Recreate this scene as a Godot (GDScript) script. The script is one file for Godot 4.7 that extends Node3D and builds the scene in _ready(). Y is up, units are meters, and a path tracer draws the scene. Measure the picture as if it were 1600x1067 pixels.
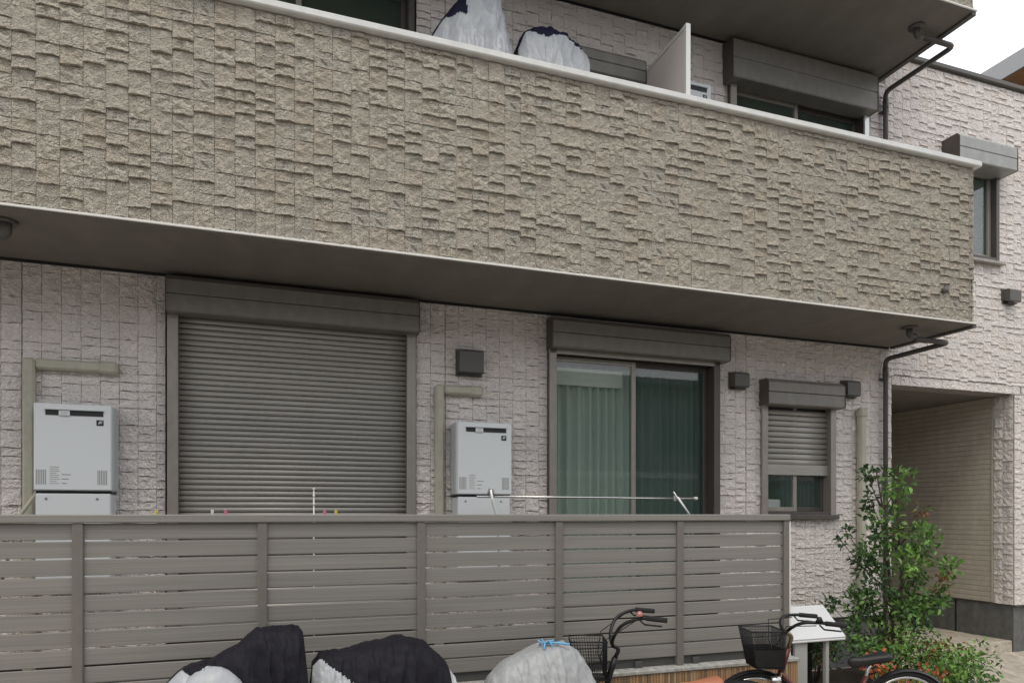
extends Node3D

const EYE := Vector3(0, 1.8, 5.8)
const FOCAL := 1108.0
const YAW := 0.33844
var rng := RandomNumberGenerator.new()
var noise := FastNoiseLite.new()
var used := {}
var M := {}

# ---------------------------------------------------------------- naming and nodes
func numbered(parent: Node, called: String) -> String:
	var key := str(parent.get_instance_id()) + called
	var n: int = used.get(key, 0)
	used[key] = n + 1
	return called if n == 0 else "%s_%03d" % [called, n]

func tag(o: Node, label: String, category := "", group := "", kind := "") -> Node:
	if label: o.set_meta("label", label)
	if category: o.set_meta("category", category)
	if group: o.set_meta("group", group)
	if kind: o.set_meta("kind", kind)
	return o

func thing(called: String, label: String, category: String, at := Vector3.ZERO, group := "", turn := 0.0) -> Node3D:
	var o := Node3D.new()
	o.name = numbered(self, called)
	add_child(o, true)
	o.position = at
	o.rotation.y = turn
	tag(o, label, category, group)
	return o

func put(parent: Node, called: String, mesh: Mesh, material: Material) -> MeshInstance3D:
	var o := MeshInstance3D.new()
	o.name = numbered(parent, called)
	o.mesh = mesh
	o.material_override = material
	parent.add_child(o, true)
	return o

func part(parent: Node, called: String, st: SurfaceTool, material: Material) -> MeshInstance3D:
	st.generate_normals()
	return put(parent, called, st.commit(), material)

func copy_thing(o: Node3D, label: String, at: Vector3) -> Node3D:
	var c: Node3D = o.duplicate()
	c.name = numbered(self, String(o.name).split("_0")[0])
	add_child(c, true)
	c.position = at
	c.set_meta("label", label)
	return c

# ---------------------------------------------------------------- shapes
func S(smooth := false) -> SurfaceTool:
	var st := SurfaceTool.new()
	st.begin(Mesh.PRIMITIVE_TRIANGLES)
	st.set_smooth_group(0 if smooth else 0xFFFFFFFF)
	return st

func tri(st: SurfaceTool, a: Vector3, b: Vector3, c: Vector3, n: Vector3) -> void:
	if (b - a).cross(c - a).dot(n) > 0.0:
		var t := b
		b = c
		c = t
	st.add_vertex(a)
	st.add_vertex(b)
	st.add_vertex(c)

func quad(st: SurfaceTool, a: Vector3, b: Vector3, c: Vector3, d: Vector3, n: Vector3) -> void:
	tri(st, a, b, c, n)
	tri(st, a, c, d, n)

func box(st: SurfaceTool, lo: Vector3, hi: Vector3, bevel := 0.0) -> void:
	var c := (lo + hi) / 2.0
	var h := (hi - lo) / 2.0
	var b: float = min(bevel, min(h.x, min(h.y, h.z)) * 0.49)
	for ax in 3:
		var u := (ax + 1) % 3
		var v := (ax + 2) % 3
		for s in [-1.0, 1.0]:
			var n := Vector3.ZERO
			n[ax] = s
			var p := []
			for k in [[-1, -1], [1, -1], [1, 1], [-1, 1]]:
				var q := c
				q[ax] += s * h[ax]
				q[u] += k[0] * (h[u] - b)
				q[v] += k[1] * (h[v] - b)
				p.append(q)
			quad(st, p[0], p[1], p[2], p[3], n)
	if b <= 0.0:
		return
	for ax in 3:
		var u := (ax + 1) % 3
		var v := (ax + 2) % 3
		for su in [-1.0, 1.0]:
			for sv in [-1.0, 1.0]:
				var n := Vector3.ZERO
				n[u] = su
				n[v] = sv
				var p := []
				for k in [[-1, 0], [1, 0], [1, 1], [-1, 1]]:
					var q := c
					q[ax] += k[0] * (h[ax] - b)
					q[u] += su * (h[u] - (b if k[1] else 0.0))
					q[v] += sv * (h[v] - (0.0 if k[1] else b))
					p.append(q)
				quad(st, p[0], p[1], p[2], p[3], n)
	for sx in [-1.0, 1.0]:
		for sy in [-1.0, 1.0]:
			for sz in [-1.0, 1.0]:
				var s := Vector3(sx, sy, sz)
				tri(st, c + s * (h - Vector3(0, b, b)), c + s * (h - Vector3(b, 0, b)), c + s * (h - Vector3(b, b, 0)), s)

func B(lo: Vector3, hi: Vector3, bevel := 0.0) -> SurfaceTool:
	var st := S()
	box(st, lo, hi, bevel)
	return st

func tube(st: SurfaceTool, path: Array, r: float, sides := 10, closed := false, r2 := -1.0) -> void:
	var rings := []
	var n := path.size()
	var up := Vector3.UP
	for i in n:
		var t: Vector3
		if closed: t = path[(i + 1) % n] - path[(i - 1 + n) % n]
		else: t = path[min(i + 1, n - 1)] - path[max(i - 1, 0)]
		t = t.normalized()
		if abs(t.dot(up)) > 0.98: up = Vector3(0, 0, 1) if abs(t.z) < 0.9 else Vector3(1, 0, 0)
		var x := up.cross(t).normalized()
		var y := t.cross(x).normalized()
		up = y
		var rr: float = r if r2 < 0 else lerp(r, r2, float(i) / max(1, n - 1))
		var ring := []
		for k in sides:
			var a := TAU * k / sides
			ring.append(path[i] + (x * cos(a) + y * sin(a)) * rr)
		rings.append(ring)
	for i in (n if closed else n - 1):
		var a: Array = rings[i]
		var b: Array = rings[(i + 1) % n]
		for k in sides:
			var l := (k + 1) % sides
			quad(st, a[k], a[l], b[l], b[k], (a[k] + a[l]) / 2.0 - path[i])
	if not closed:
		for e in [0, n - 1]:
			var out: Vector3 = path[0] - path[1] if e == 0 else path[n - 1] - path[n - 2]
			for k in range(1, sides - 1):
				tri(st, rings[e][0], rings[e][k], rings[e][k + 1], out)

func T(path: Array, r: float, sides := 10, closed := false, r2 := -1.0) -> SurfaceTool:
	var st := S(true)
	tube(st, path, r, sides, closed, r2)
	return st

func bend(a: Vector3, b: Vector3, c: Vector3, r: float, n := 5) -> Array:
	# the rounded corner at b on the way from a to c
	var p := b + (a - b).normalized() * r
	var q := b + (c - b).normalized() * r
	var out := []
	for i in n + 1:
		var t := float(i) / n
		out.append(p.lerp(b, t).lerp(b.lerp(q, t), t))
	return out

func route(pts: Array, r: float) -> Array:
	var out := [pts[0]]
	for i in range(1, pts.size() - 1):
		out += bend(pts[i - 1], pts[i], pts[i + 1], r)
	out.append(pts[-1])
	return out

func extrude_x(st: SurfaceTool, profile: Array, x0: float, x1: float) -> void:
	# profile: Vector2(z, y), going round the outline
	var n := profile.size()
	var mid := Vector2.ZERO
	for p in profile: mid += p / n
	for i in n:
		var a: Vector2 = profile[i]
		var b: Vector2 = profile[(i + 1) % n]
		var e := b - a
		var nn := Vector2(e.y, -e.x)
		if nn.dot((a + b) / 2.0 - mid) < 0: nn = -nn
		quad(st, Vector3(x0, a.y, a.x), Vector3(x0, b.y, b.x), Vector3(x1, b.y, b.x), Vector3(x1, a.y, a.x), Vector3(0, nn.y, nn.x))
	for i in range(1, n - 1):
		for x in [x0, x1]:
			tri(st, Vector3(x, profile[0].y, profile[0].x), Vector3(x, profile[i].y, profile[i].x), Vector3(x, profile[i + 1].y, profile[i + 1].x), Vector3(-1 if x == x0 else 1, 0, 0))

func cut(rect: Rect2, holes: Array) -> Array:
	# what is left of a rectangle when the holes are taken out, as rectangles
	var left := [rect]
	for h in holes:
		var next := []
		for r in left:
			var i: Rect2 = r.intersection(h)
			if i.size.x <= 0.0001 or i.size.y <= 0.0001:
				next.append(r)
				continue
			if i.position.y > r.position.y: next.append(Rect2(r.position, Vector2(r.size.x, i.position.y - r.position.y)))
			if i.end.y < r.end.y: next.append(Rect2(r.position.x, i.end.y, r.size.x, r.end.y - i.end.y))
			if i.position.x > r.position.x: next.append(Rect2(r.position.x, i.position.y, i.position.x - r.position.x, i.size.y))
			if i.end.x < r.end.x: next.append(Rect2(i.end.x, i.position.y, r.end.x - i.end.x, i.size.y))
		left = next
	return left

# ---------------------------------------------------------------- materials
func mat(r: float, g: float, b: float, rough := 0.8, metal := 0.0) -> StandardMaterial3D:
	var m := StandardMaterial3D.new()
	m.albedo_color = Color(r, g, b).linear_to_srgb()
	m.roughness = rough
	m.metallic = metal
	return m

func grain(m: StandardMaterial3D, tone: Texture2D, bump: Texture2D, scale: Vector3, cm := 0.1) -> StandardMaterial3D:
	if tone: m.albedo_texture = tone
	if bump:
		m.heightmap_enabled = true
		m.heightmap_texture = bump
		m.heightmap_scale = cm
	m.uv1_triplanar = true
	m.uv1_world_triplanar = true
	m.uv1_scale = scale
	return m

func picture(side: int, f: Callable) -> ImageTexture:
	var im := Image.create(side, side, false, Image.FORMAT_RGB8)
	for y in side:
		for x in side:
			var v: float = clamp(f.call(x, y), 0.0, 1.0)
			im.set_pixel(x, y, Color(v, v, v))
	return ImageTexture.create_from_image(im)

func fractal(freq: float, oct: int, seed_: int) -> FastNoiseLite:
	var n := FastNoiseLite.new()
	n.noise_type = FastNoiseLite.TYPE_SIMPLEX
	n.frequency = freq
	n.fractal_octaves = oct
	n.seed = seed_
	return n

func wrapped(n: FastNoiseLite, x: float, y: float, side: int) -> float:
	# noise that repeats without a seam
	var a := TAU * x / side
	var b := TAU * y / side
	var r := side / TAU
	return n.get_noise_3d(cos(a) * r, sin(a) * r, cos(b) * r) * 0.6 + n.get_noise_3d(sin(b) * r + 91.0, cos(a) * r, sin(a) * r + 17.0) * 0.6

func make_materials() -> void:
	var nz := fractal(0.035, 4, 3)
	var fine := fractal(0.22, 3, 8)
	var chisel_tex := picture(256, func(x, y):
		var warp: float = nz.get_noise_2d(x, y) * 14.0
		var stroke: float = 1.0 - abs(fractal_strokes.get_noise_2d((x + warp) * 1.0, y * 0.16))
		return 0.1 + 0.62 * pow(stroke, 3.0) + 0.3 * nz.get_noise_2d(x * 1.5 + 300.0, y * 1.5) + 0.22 * fine.get_noise_2d(x, y))
	var rough_tex := picture(256, func(x, y): return 0.5 + 0.45 * wrapped(nz, x, y, 256) + 0.25 * wrapped(fine, x, y, 256))
	var mottle := picture(256, func(x, y): return 0.88 + 0.16 * wrapped(nz, x, y, 256) + 0.05 * wrapped(fine, x, y, 256))
	var soft := picture(256, func(x, y): return 0.95 + 0.07 * wrapped(nz, x, y, 256))
	var streak := picture(256, func(x, y): return 0.93 + 0.08 * fine.get_noise_2d(x * 0.04, y * 0.9) + 0.05 * nz.get_noise_2d(x * 0.1, y * 0.3))
	var concrete := picture(512, func(x, y): return 0.86 + 0.2 * wrapped(nz, x, y, 512) + 0.1 * wrapped(fine, x, y, 512))
	var weave := picture(256, func(x, y): return 0.5 + 0.3 * wrapped(nz, x, y, 256) + 0.2 * abs(wrapped(fine, x * 0.5, y * 0.5, 128)))
	for k in [["balcony_stone", 0.49, 0.443, 0.37, 2.4], ["wall_stone", 0.8, 0.738, 0.704, 1.3]]:
		var m := mat(k[1], k[2], k[3], 0.9)
		m.vertex_color_use_as_albedo = true
		m.heightmap_enabled = true
		m.heightmap_texture = chisel_tex
		m.heightmap_scale = k[4]
		M[k[0]] = m
	M.balcony_core = grain(mat(0.25, 0.215, 0.165, 0.95), mottle, rough_tex, Vector3.ONE * 1.5, 0.2)
	M.wall_core = grain(mat(0.36, 0.325, 0.31, 0.95), mottle, rough_tex, Vector3.ONE * 1.5, 0.1)
	M.seal = mat(0.3, 0.27, 0.22, 0.7)
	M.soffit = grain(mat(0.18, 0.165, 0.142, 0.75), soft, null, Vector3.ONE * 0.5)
	M.coping = grain(mat(0.74, 0.74, 0.72, 0.45), soft, null, Vector3.ONE * 0.8)
	M.trim = mat(0.72, 0.71, 0.67, 0.5)
	M.frame = grain(mat(0.095, 0.083, 0.075, 0.45, 0.2), soft, null, Vector3.ONE)
	M.rail = grain(mat(0.33, 0.3, 0.27, 0.4, 0.3), soft, null, Vector3.ONE)
	M.shutter = grain(mat(0.41, 0.39, 0.36, 0.42, 0.25), streak, null, Vector3(0.6, 2.0, 0.6))
	M.wing_box = grain(mat(0.34, 0.345, 0.33, 0.45, 0.2), soft, null, Vector3.ONE)
	M.shutter_box = grain(mat(0.225, 0.212, 0.193, 0.5, 0.2), soft, null, Vector3.ONE)
	M.fence = grain(mat(0.275, 0.26, 0.238, 0.5, 0.1), streak, null, Vector3(0.25, 2.5, 0.25))
	M.fence_post = grain(mat(0.21, 0.193, 0.173, 0.45, 0.15), soft, null, Vector3.ONE)
	M.fence_base = mat(0.07, 0.07, 0.066, 0.7)
	M.alu = mat(0.7, 0.7, 0.69, 0.35, 0.4)
	M.heater = mat(0.64, 0.665, 0.68, 0.4)
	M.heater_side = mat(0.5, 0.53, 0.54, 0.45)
	M.black = mat(0.012, 0.012, 0.013, 0.5)
	M.dark_metal = mat(0.02, 0.02, 0.022, 0.35, 0.5)
	M.rubber = mat(0.015, 0.015, 0.015, 0.85)
	M.grey_print = mat(0.25, 0.25, 0.24, 0.7)
	M.duct = grain(mat(0.47, 0.45, 0.365, 0.55), soft, null, Vector3.ONE * 1.5)
	M.vent = mat(0.1, 0.093, 0.085, 0.5, 0.2)
	M.pipe = mat(0.075, 0.068, 0.064, 0.45)
	M.siding = grain(mat(0.52, 0.475, 0.395, 0.75), soft, null, Vector3.ONE)
	M.plinth = grain(mat(0.17, 0.17, 0.165, 0.9), mottle, rough_tex, Vector3.ONE, 0.05)
	M.ground = grain(mat(0.6, 0.535, 0.45, 0.9), concrete, rough_tex, Vector3.ONE * 0.5, 0.15)
	M.step = grain(mat(0.64, 0.57, 0.47, 0.9), concrete, rough_tex, Vector3.ONE * 0.6, 0.1)
	M.road = grain(mat(0.2, 0.2, 0.195, 0.95), concrete, rough_tex, Vector3.ONE, 0.3)
	M.soil = grain(mat(0.06, 0.045, 0.032, 1.0), concrete, rough_tex, Vector3.ONE * 3.0, 1.0)
	M.kerb = grain(mat(0.5, 0.49, 0.46, 0.9), concrete, rough_tex, Vector3.ONE, 0.1)
	M.interior = mat(0.2, 0.19, 0.17, 0.9)
	M.wood_floor = mat(0.2, 0.13, 0.07, 0.5)
	M.pelmet = mat(0.5, 0.56, 0.5, 0.9)
	M.curtain = mat(0.32, 0.4, 0.34, 0.9)
	M.curtain.backlight_enabled = true
	M.curtain.backlight = Color(0.2, 0.25, 0.22)
	M.curtain_dark = mat(0.05, 0.075, 0.062, 0.9)
	M.blind = mat(0.035, 0.05, 0.055, 0.9)
	M.glass = mat(0.3, 0.5, 0.42, 0.02)
	M.glass.transparency = BaseMaterial3D.TRANSPARENCY_ALPHA
	M.glass.albedo_color.a = 0.05
	M.screen = mat(0.62, 0.56, 0.53, 0.55)
	M.screen_frame = mat(0.66, 0.66, 0.63, 0.4, 0.2)
	M.cover_black = grain(mat(0.017, 0.016, 0.021, 0.55), null, weave, Vector3.ONE * 2.2, 0.7)
	M.cover_silver = grain(mat(0.47, 0.49, 0.52, 0.4), soft, weave, Vector3.ONE * 2.2, 0.9)
	M.cover_white = grain(mat(0.62, 0.64, 0.66, 0.5), soft, weave, Vector3.ONE * 2.2, 0.7)
	M.cover_grey = grain(mat(0.4, 0.41, 0.42, 0.5, 0.1), soft, weave, Vector3.ONE * 2.2, 1.0)
	M.cover_navy = grain(mat(0.016, 0.016, 0.034, 0.6), null, weave, Vector3.ONE * 2.2, 0.7)
	M.cover_black.metallic_specular = 0.22
	M.cover_navy.metallic_specular = 0.22
	M.blue_cord = mat(0.16, 0.42, 0.68, 0.6)
	M.tan = mat(0.42, 0.16, 0.085, 0.5)
	M.chrome = mat(0.62, 0.62, 0.62, 0.25, 0.9)
	M.red_paint = mat(0.11, 0.025, 0.02, 0.35, 0.2)
	M.bronze = mat(0.2, 0.15, 0.1, 0.35, 0.6)
	M.bell = mat(0.5, 0.2, 0.19, 0.35, 0.3)
	M.bark = grain(mat(0.11, 0.085, 0.062, 0.95), mottle, rough_tex, Vector3(6, 2, 6), 0.4)
	M.leaf = mat(1, 1, 1, 0.5)
	M.leaf.vertex_color_use_as_albedo = true
	M.leaf.backlight_enabled = true
	M.leaf.backlight = Color(0.35, 0.42, 0.15)
	M.lid = mat(0.66, 0.67, 0.68, 0.4)
	M.stand_grey = mat(0.4, 0.4, 0.38, 0.5)
	M.tile = []
	for c in [[0.33, 0.22, 0.12], [0.26, 0.165, 0.09], [0.38, 0.27, 0.16], [0.2, 0.13, 0.075], [0.36, 0.21, 0.11]]:
		M.tile.append(mat(c[0], c[1], c[2], 0.5))
	M.house = grain(mat(0.45, 0.44, 0.42, 0.9), mottle, rough_tex, Vector3.ONE, 0.2)
	M.house_dark = grain(mat(0.15, 0.15, 0.145, 0.9), mottle, rough_tex, Vector3.ONE, 0.2)
	M.fascia = mat(0.36, 0.36, 0.36, 0.5)
	M.wood = grain(mat(0.4, 0.2, 0.085, 0.7), streak, null, Vector3.ONE)
	M.roof = mat(0.1, 0.1, 0.11, 0.7)
	M.yellow = mat(0.6, 0.5, 0.08, 0.5)
	M.pink = mat(0.62, 0.16, 0.24, 0.5)
	M.pale = mat(0.62, 0.66, 0.58, 0.5)

var fractal_strokes := FastNoiseLite.new()

# ---------------------------------------------------------------- split-faced stone cladding
var stone_cache := {}

func stone_mesh(style: String, modules: int, variant: int, w: float, h: float, relief: float) -> ArrayMesh:
	var key := "%s_%d_%d" % [style, modules, variant]
	if stone_cache.has(key):
		return stone_cache[key]
	var r := RandomNumberGenerator.new()
	r.seed = hash(key)
	var bold := style == "balcony_stone"
	var tint := 1.0 + r.randf_range(-1, 1) * (0.07 if bold else 0.04)
	var warm := r.randf_range(-1, 1) * (0.028 if bold else 0.012)
	var color := Color(tint * (1.0 + warm), tint, tint * (1.0 - warm * 1.3))
	var st := S()
	st.set_color(color)
	var nx := 4
	var ny := 4 if modules > 2 else 3
	var strong := r.randf()
	var bottom: float = relief * (r.randf_range(0.75, 1.0) if strong > 0.45 else r.randf_range(0.4, 0.55))
	var top := relief * r.randf_range(0.2, 0.36)
	var slant := r.randf_range(-0.2, 0.2) * relief
	var turn: float = [0.0, 0.6, -0.7, 1.1, -1.2, 1.57, 0.3, -0.4][r.randi() % 8]
	var off := Vector2(r.randf(), r.randf())
	var g := 0.0009 if bold else 0.0016
	var p := []
	for j in ny + 1:
		var row := []
		for i in nx + 1:
			var a := float(i) / nx
			var b := float(j) / ny
			var edge := i == 0 or i == nx or j == 0 or j == ny
			var z: float = lerp(bottom, top, pow(b, 0.6)) + slant * (a - 0.5) + r.randf_range(-1, 1) * relief * (0.12 if edge else 0.36)
			if i == 0 or i == nx: z *= 0.55
			var q := Vector3(lerp(g, w - g, a), lerp(g, h - g, b), max(z, relief * 0.06))
			if not edge:
				q.x += r.randf_range(-1, 1) * w * 0.09
				q.y += r.randf_range(-1, 1) * h * 0.09
			else:
				if i > 0 and i < nx: q.y += r.randf_range(-1, 1) * 0.004
				if j > 0 and j < ny: q.x += r.randf_range(-1, 1) * 0.002
			row.append(q)
		p.append(row)
	var add := func(a: Vector3, b: Vector3, c: Vector3, n: Vector3):
		var l := [a, b, c]
		if (b - a).cross(c - a).dot(n) > 0.0: l = [a, c, b]
		for v in l:
			st.set_uv((Vector2(v.x, v.y + v.z * 0.4) * 1.9).rotated(turn) + off)
			st.add_vertex(v)
	for j in ny:
		for i in nx:
			var f: bool = r.randf() < 0.5
			var a: Vector3 = p[j][i]
			var b: Vector3 = p[j][i + 1]
			var c: Vector3 = p[j + 1][i + 1]
			var d: Vector3 = p[j + 1][i]
			if f:
				add.call(a, b, c, Vector3.BACK)
				add.call(a, c, d, Vector3.BACK)
			else:
				add.call(a, b, d, Vector3.BACK)
				add.call(b, c, d, Vector3.BACK)
	var ring := []
	for i in nx: ring.append([p[0][i], p[0][i + 1], Vector3.DOWN])
	for i in nx: ring.append([p[ny][i], p[ny][i + 1], Vector3.UP])
	for j in ny: ring.append([p[j][0], p[j + 1][0], Vector3.LEFT])
	for j in ny: ring.append([p[j][nx], p[j + 1][nx], Vector3.RIGHT])
	for e in ring:
		var a: Vector3 = e[0]
		var b: Vector3 = e[1]
		var c := Vector3(b.x, b.y, -0.004)
		var d := Vector3(a.x, a.y, -0.004)
		add.call(a, b, c, e[2])
		add.call(a, c, d, e[2])
	st.generate_normals()
	var mesh: ArrayMesh = st.commit()
	stone_cache[key] = mesh
	return mesh

func seen(p: Vector3) -> float:
	# metres along the line of sight, or -1 outside the picture
	var d := p - EYE
	var depth := d.x * sin(YAW) - d.z * cos(YAW)
	if depth < 0.5: return -1.0
	var u := 800.0 + FOCAL * (d.x * cos(YAW) + d.z * sin(YAW)) / depth
	var v := 803.0 - FOCAL * d.y / depth
	return depth if u > -30 and u < 1630 and v > -30 and v < 1100 else -1.0

func cladding(parent: Node3D, style: String, area: Rect2, holes: Array, place: Transform3D, col: float, module: float, relief: float, seam: float, longest: int, chance: float, budget: int, seed_: int, hidden := []) -> void:
	var r := RandomNumberGenerator.new()
	r.seed = seed_
	var first := int(floor((area.position.x - seam) / col))
	var last := int(ceil((area.end.x - seam) / col))
	var rows := int(round(area.size.y / module))
	var step := area.size.y / rows
	var before := {}
	var list := []
	for c in range(first, last):
		var x0: float = max(seam + c * col, area.position.x)
		var x1: float = min(seam + (c + 1) * col, area.end.x)
		if posmod(c, 25) == 0: x0 += 0.006
		if x1 - x0 < 0.015: continue
		var now := {}
		var at := 0
		for k in range(1, rows + 1):
			var run := k - at
			if k == rows or (run >= 2 and ((before.has(k) and r.randf() < 0.3) or r.randf() < chance)) or run >= longest:
				now[k] = true
				for q in cut(Rect2(x0, area.position.y + at * step, x1 - x0, run * step), holes):
					if q.size.x < 0.012 or q.size.y < 0.012: continue
					var mid := place * Vector3(q.get_center().x, q.get_center().y, 0)
					var depth := seen(mid)
					for h in hidden:
						if h.has_point(q.get_center()): depth = -1.0
					list.append([q.size.x * q.size.y / (depth * depth) if depth > 0 else 0.0, q, run, r.randi() % 9])
				at = k
		before = now
	list.sort_custom(func(a, b): return a[0] > b[0])
	var rest := S()
	var many := 0
	for i in list.size():
		var q: Rect2 = list[i][1]
		var m: int = clamp(int(round(q.size.y / step)), 1, longest)
		var w := col
		var h := m * step
		var mesh := stone_mesh(style, m, list[i][3], w, h, relief)
		var x := place * Transform3D(Basis.from_scale(Vector3(q.size.x / w, q.size.y / h, 1)), Vector3(q.position.x, q.position.y, 0))
		if i < budget and list[i][0] > 0.0:
			put(parent, "stone_block", mesh, M[style]).transform = x
		else:
			rest.append_from(mesh, 0, x)
			many += 1
	if many:
		tag(put(parent, "stone_facing", rest.commit(), M[style]), "", "", "", "stuff")

# ---------------------------------------------------------------- the scene
func _ready() -> void:
	rng.seed = 20
	noise.seed = 5
	noise.frequency = 1.0
	fractal_strokes = fractal(0.09, 2, 21)
	# camera, sky, sun, exposure
	var cam := Camera3D.new()
	cam.name = "camera"
	add_child(cam)
	cam.position = EYE
	cam.rotation.y = -YAW
	var near := 0.05
	cam.set_frustum(1067.0 / FOCAL * near, Vector2(0, (803.0 - 533.5) / FOCAL * near), near, 400.0)
	cam.current = true
	var env := Environment.new()
	env.background_mode = Environment.BG_SKY
	var sm := ProceduralSkyMaterial.new()
	sm.sky_top_color = Color(0.93, 0.945, 0.97)
	sm.sky_horizon_color = Color(0.9, 0.905, 0.91)
	sm.sky_curve = 0.2
	sm.ground_bottom_color = Color(0.42, 0.4, 0.38)
	sm.ground_horizon_color = Color(0.6, 0.6, 0.6)
	sm.sky_energy_multiplier = 1.15
	var cloud := fractal(0.012, 4, 12)
	var im := Image.create(512, 256, false, Image.FORMAT_RGBA8)
	for y in 256:
		for x in 512:
			var a := TAU * x / 512.0
			var v := cloud.get_noise_3d(cos(a) * 80.0, y * 1.2, sin(a) * 80.0)
			im.set_pixel(x, y, Color(1, 1, 1, clamp(0.06 + 0.12 * v, 0.0, 0.3)))
	sm.sky_cover = ImageTexture.create_from_image(im)
	var sky := Sky.new()
	sky.sky_material = sm
	env.sky = sky
	env.tonemap_mode = Environment.TONE_MAPPER_LINEAR
	env.tonemap_exposure = 1.14
	env.sdfgi_enabled = true
	env.ssao_enabled = true
	env.ssil_enabled = true
	var we := WorldEnvironment.new()
	we.environment = env
	we.name = "world_environment"
	add_child(we)
	var sun := DirectionalLight3D.new()
	sun.name = "sun"
	sun.light_energy = 0.4
	sun.light_color = Color(1.0, 0.97, 0.92)
	sun.light_angular_distance = 25.0
	sun.shadow_enabled = true
	sun.rotation = Vector3(deg_to_rad(-58), deg_to_rad(-28), 0)
	add_child(sun)

	make_materials()
	build_ground()
	build_building()
	build_neighbour()
	build_opposite()
	build_fence()
	build_heaters()
	build_pipes()
	build_balcony_things()
	build_yard_things()
	build_covers()
	build_bicycles()
	build_plants()

func build_ground() -> void:
	var st := S()
	var zs := [-60.0, 0.0, 1.5, 60.0]
	var ys := [0.2, 0.2, 0.0, 0.0]
	for i in 3:
		quad(st, Vector3(-60, ys[i], zs[i]), Vector3(60, ys[i], zs[i]), Vector3(60, ys[i + 1], zs[i + 1]), Vector3(-60, ys[i + 1], zs[i + 1]), Vector3.UP)
	tag(part(self, "ground", st, M.ground), "pale beige concrete forecourt sloping gently away from the building", "ground", "", "structure")
	st = S()
	quad(st, Vector3(-60, 0.004, 5.0), Vector3(60, 0.004, 5.0), Vector3(60, 0.004, 10.5), Vector3(-60, 0.004, 10.5), Vector3.UP)
	tag(part(self, "road", st, M.road), "grey asphalt street in front of the forecourt", "road", "", "structure")
	st = B(Vector3(4.12, 0.05, 0.12), Vector3(5.95, 0.24, 1.75), 0.03)
	tag(part(self, "planting_bed", st, M.soil), "dark soil bed under the tree and shrubs beside the fence end", "soil", "", "structure")
	st = B(Vector3(5.953, 0.02, 0.3), Vector3(6.06, 0.27, 1.8), 0.015)
	box(st, Vector3(4.3, 0.02, 1.753), Vector3(5.95, 0.27, 1.85), 0.015)
	tag(part(self, "planter_kerb", st, M.kerb), "pale concrete kerb edging the planting bed", "kerb", "", "structure")

func frame_of(st: SurfaceTool, x0: float, x1: float, y0: float, y1: float, z0: float, z1: float, w: float, bev := 0.004) -> void:
	box(st, Vector3(x0, y0, z0), Vector3(x0 + w, y1, z1), bev)
	box(st, Vector3(x1 - w, y0, z0), Vector3(x1, y1, z1), bev)
	box(st, Vector3(x0 + w, y1 - w, z0), Vector3(x1 - w, y1, z1 - 0.002), bev)
	box(st, Vector3(x0 + w, y0, z0), Vector3(x1 - w, y0 + w, z1 - 0.002), bev)

func shutter_box(b: Node3D, x0: float, x1: float, y0: float, y1: float, out: float, skin: Material = M.shutter_box) -> void:
	var st := S()
	var h := y1 - y0
	var cutline := y0 + h * 0.48
	extrude_x(st, [Vector2(-0.02, cutline + 0.003), Vector2(out - 0.006, cutline + 0.003), Vector2(out, cutline + 0.008), Vector2(out, y1 - 0.035), Vector2(out - 0.03, y1), Vector2(-0.02, y1)], x0 + 0.006, x1 - 0.006)
	var o := part(b, "shutter_box", st, skin)
	st = S()
	extrude_x(st, [Vector2(-0.02, y0), Vector2(out - 0.012, y0), Vector2(out - 0.002, y0 + 0.01), Vector2(out - 0.002, cutline - 0.003), Vector2(-0.02, cutline - 0.003)], x0 + 0.006, x1 - 0.006)
	part(o, "lower_panel", st, skin)
	for x in [x0, x1 - 0.006]:
		st = S()
		extrude_x(st, [Vector2(-0.02, y0 - 0.003), Vector2(out - 0.01, y0 - 0.003), Vector2(out + 0.004, y0 + 0.01), Vector2(out + 0.004, y1 - 0.034), Vector2(out - 0.03, y1 + 0.003), Vector2(-0.02, y1 + 0.003)], x, x + 0.006)
		part(o, "end_cap", st, M.frame)

func roller_shutter(b: Node3D, x0: float, x1: float, y0: float, y1: float, rail: float, pitch: float, bar: float) -> void:
	var o := part(b, "roller_shutter", B(Vector3(x0 + rail * 0.7, y0 + 0.01, -0.045), Vector3(x1 - rail * 0.7, y1, -0.037)), M.black)
	for x in [x0, x1 - rail]:
		part(o, "guide_rail", B(Vector3(x, y0 if bar < 0.05 else y0 - 0.42, -0.1), Vector3(x + rail, y1, 0.045), 0.004), M.rail)
	var n := int((y1 - y0 - bar) / pitch)
	var st := S(true)
	var prof := []
	for k in 7:
		var a := float(k) / 6.0
		prof.append(Vector2(-0.02 + 0.0085 * sin(PI * a), a * pitch * 0.9))
	prof.append(Vector2(-0.032, pitch * 0.9))
	prof.append(Vector2(-0.032, 0))
	extrude_x(st, prof, x0 + rail * 0.7, x1 - rail * 0.7)
	st.generate_normals()
	var slat := st.commit()
	for k in n:
		put(o, "slat", slat, M.shutter).position = Vector3(0, y0 + bar + k * pitch, 0)
	part(o, "bottom_bar", B(Vector3(x0 + rail * 0.75, y0, -0.034), Vector3(x1 - rail * 0.75, y0 + bar - 0.002, -0.004), 0.004), M.shutter)

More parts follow.
